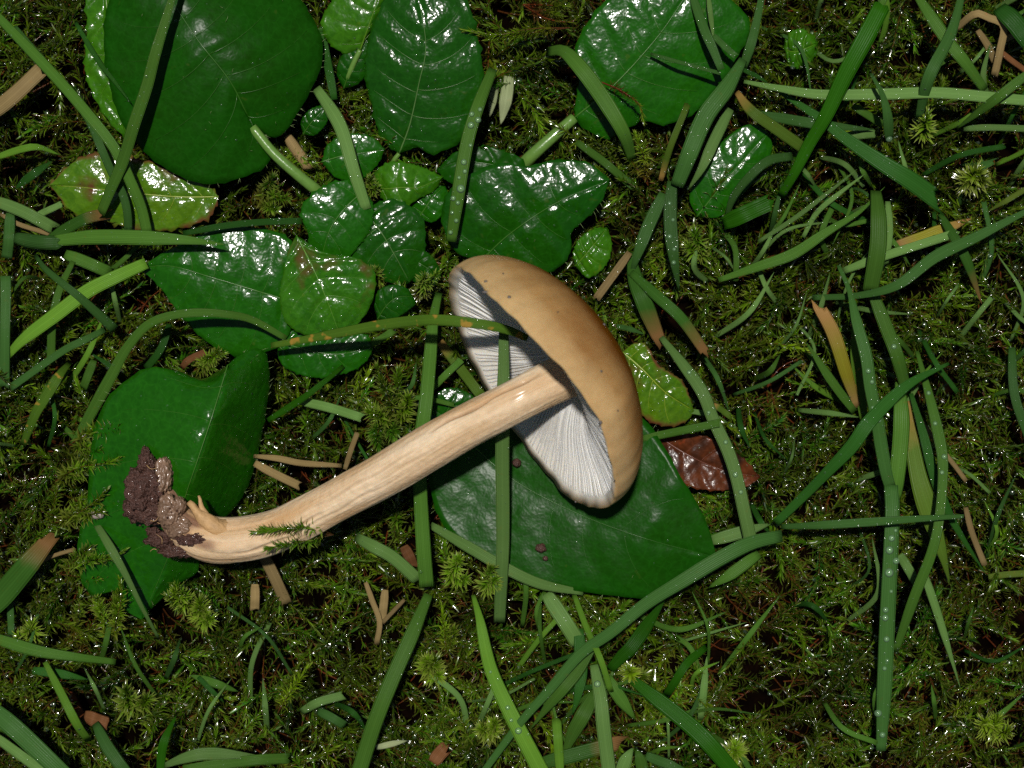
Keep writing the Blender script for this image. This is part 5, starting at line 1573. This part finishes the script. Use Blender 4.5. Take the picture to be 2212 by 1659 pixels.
sprig('star shaped moss sprig on the rim of the large smooth leaf, left of two', [(965, 1250, 10), (985, 1225, 17), (990, 1205, 20)], 2.6, 75, 0.6, -0.3, 3, 1.0)
sprig('star shaped moss sprig beside the straight blade, right of two', [(1040, 1270, 10), (1055, 1245, 17), (1060, 1228, 20)], 2.6, 75, 0.45, -0.3, 3, 1.0)
sprig('large star of moss in the lower left', [(285, 1540, 7), (275, 1510, 12), (272, 1490, 14)], 3.0, 90, 0.55, -0.3, 4, 1.2)
sprig('moss star near the left edge below the torn leaf tip', [(75, 1390, 7), (70, 1365, 12), (68, 1350, 13)], 2.7, 80, 0.8, -0.2, 3, 1.2)
sprig('moss star between the folded leaf tip and the straws', [(425, 1345, 8), (430, 1320, 12), (432, 1300, 13.5)], 2.6, 90, 0.6, -0.2, 4, 1.0)
sprig('moss plume slanting up right near the bottom at left', [(600, 1540, 8), (630, 1490, 12), (665, 1440, 13)], 2.2, 90, 0.95, -0.2, 2, 0.3)
sprig('moss plume standing left of the bright light green blade', [(965, 1420, 8), (960, 1360, 13), (955, 1310, 14)], 2.2, 100, 0.8, -0.2, 2, 0.4)
sprig('moss star above the bottom edge between two blades', [(925, 1460, 8), (935, 1440, 12), (940, 1425, 13)], 2.8, 90, 0.7, -0.2, 4, 1.3)
sprig('pale moss star at the foot of the bright light green blade', [(1065, 1590, 9), (1066, 1575, 14), (1068, 1560, 16)], 2.6, 80, 0.8, -0.2, 3, 1.2)
sprig('moss star at the right edge above mid height', [(2090, 400, 8), (2100, 385, 13), (2108, 372, 14)], 3.0, 100, 0.95, -0.2, 4, 1.4)
sprig('spiky moss sprig under the long level blade at upper right', [(1990, 300, 9), (1998, 270, 15), (2003, 250, 17)], 2.8, 60, 0.7, -0.3, 3, 0.8)
sprig('moss sprig beside the stem joint under the drop covered blade', [(1520, 560, 8), (1510, 530, 13), (1500, 500, 15)], 2.4, 110, 0.4, -0.2, 4, 0.9)
sprig('moss sprig creeping right of the leaf above the cap', [(1400, 400, 9), (1390, 340, 15), (1372, 290, 18)], 1.9, 110, 0.8, 0.35, 3, 0.4)
sprig('moss star in the lower right corner', [(2130, 1590, 8), (2145, 1570, 13), (2155, 1555, 14)], 3.0, 90, 0.95, -0.2, 4, 1.3)
sprig('moss plume lying right of the long slim blade at lower right', [(2040, 1550, 8), (2080, 1525, 12), (2130, 1515, 13)], 2.0, 100, 0.95, -0.1, 2, 0.3)
sprig('moss star at the foot of the broad dark blade at bottom right', [(1590, 1640, 8), (1590, 1625, 13), (1588, 1610, 14)], 3.0, 80, 0.6, -0.2, 3, 1.3)
sprig('moss star near the crossing of blades at the bottom', [(1368, 1470, 9), (1362, 1455, 14), (1358, 1442, 16)], 2.5, 70, 0.9, -0.2, 3, 1.3)

for lab, u, v, z, a, b_, c in (('small pinkish pebble on the folded leaf beside the soil clump', 211, 1112, 17.5, 13, 9, 0.9),
                                ('purplish soil crumb on the large smooth leaf below the stem blade', 1168, 1184, 15.2, 11, 10, 0.9),
                                ('tiny brown crumb on the large smooth leaf beside the bigger crumb', 1178, 1206, 15.4, 6, 5, 0.5),
                                ('rounded brown crumb between the straight blade and the far gills', 1116, 1000, 14.5, 10, 9, 1.0)):
    o = clod(u, v, z, a, b_, c, u * 0.1, None, M_pebble if 'pebble' in lab else M_soilclump, 'pebble' if 'pebble' in lab else 'soil_crumb', 0.8, 3)
    tag(o, lab, 'pebble' if 'pebble' in lab else 'soil crumb')
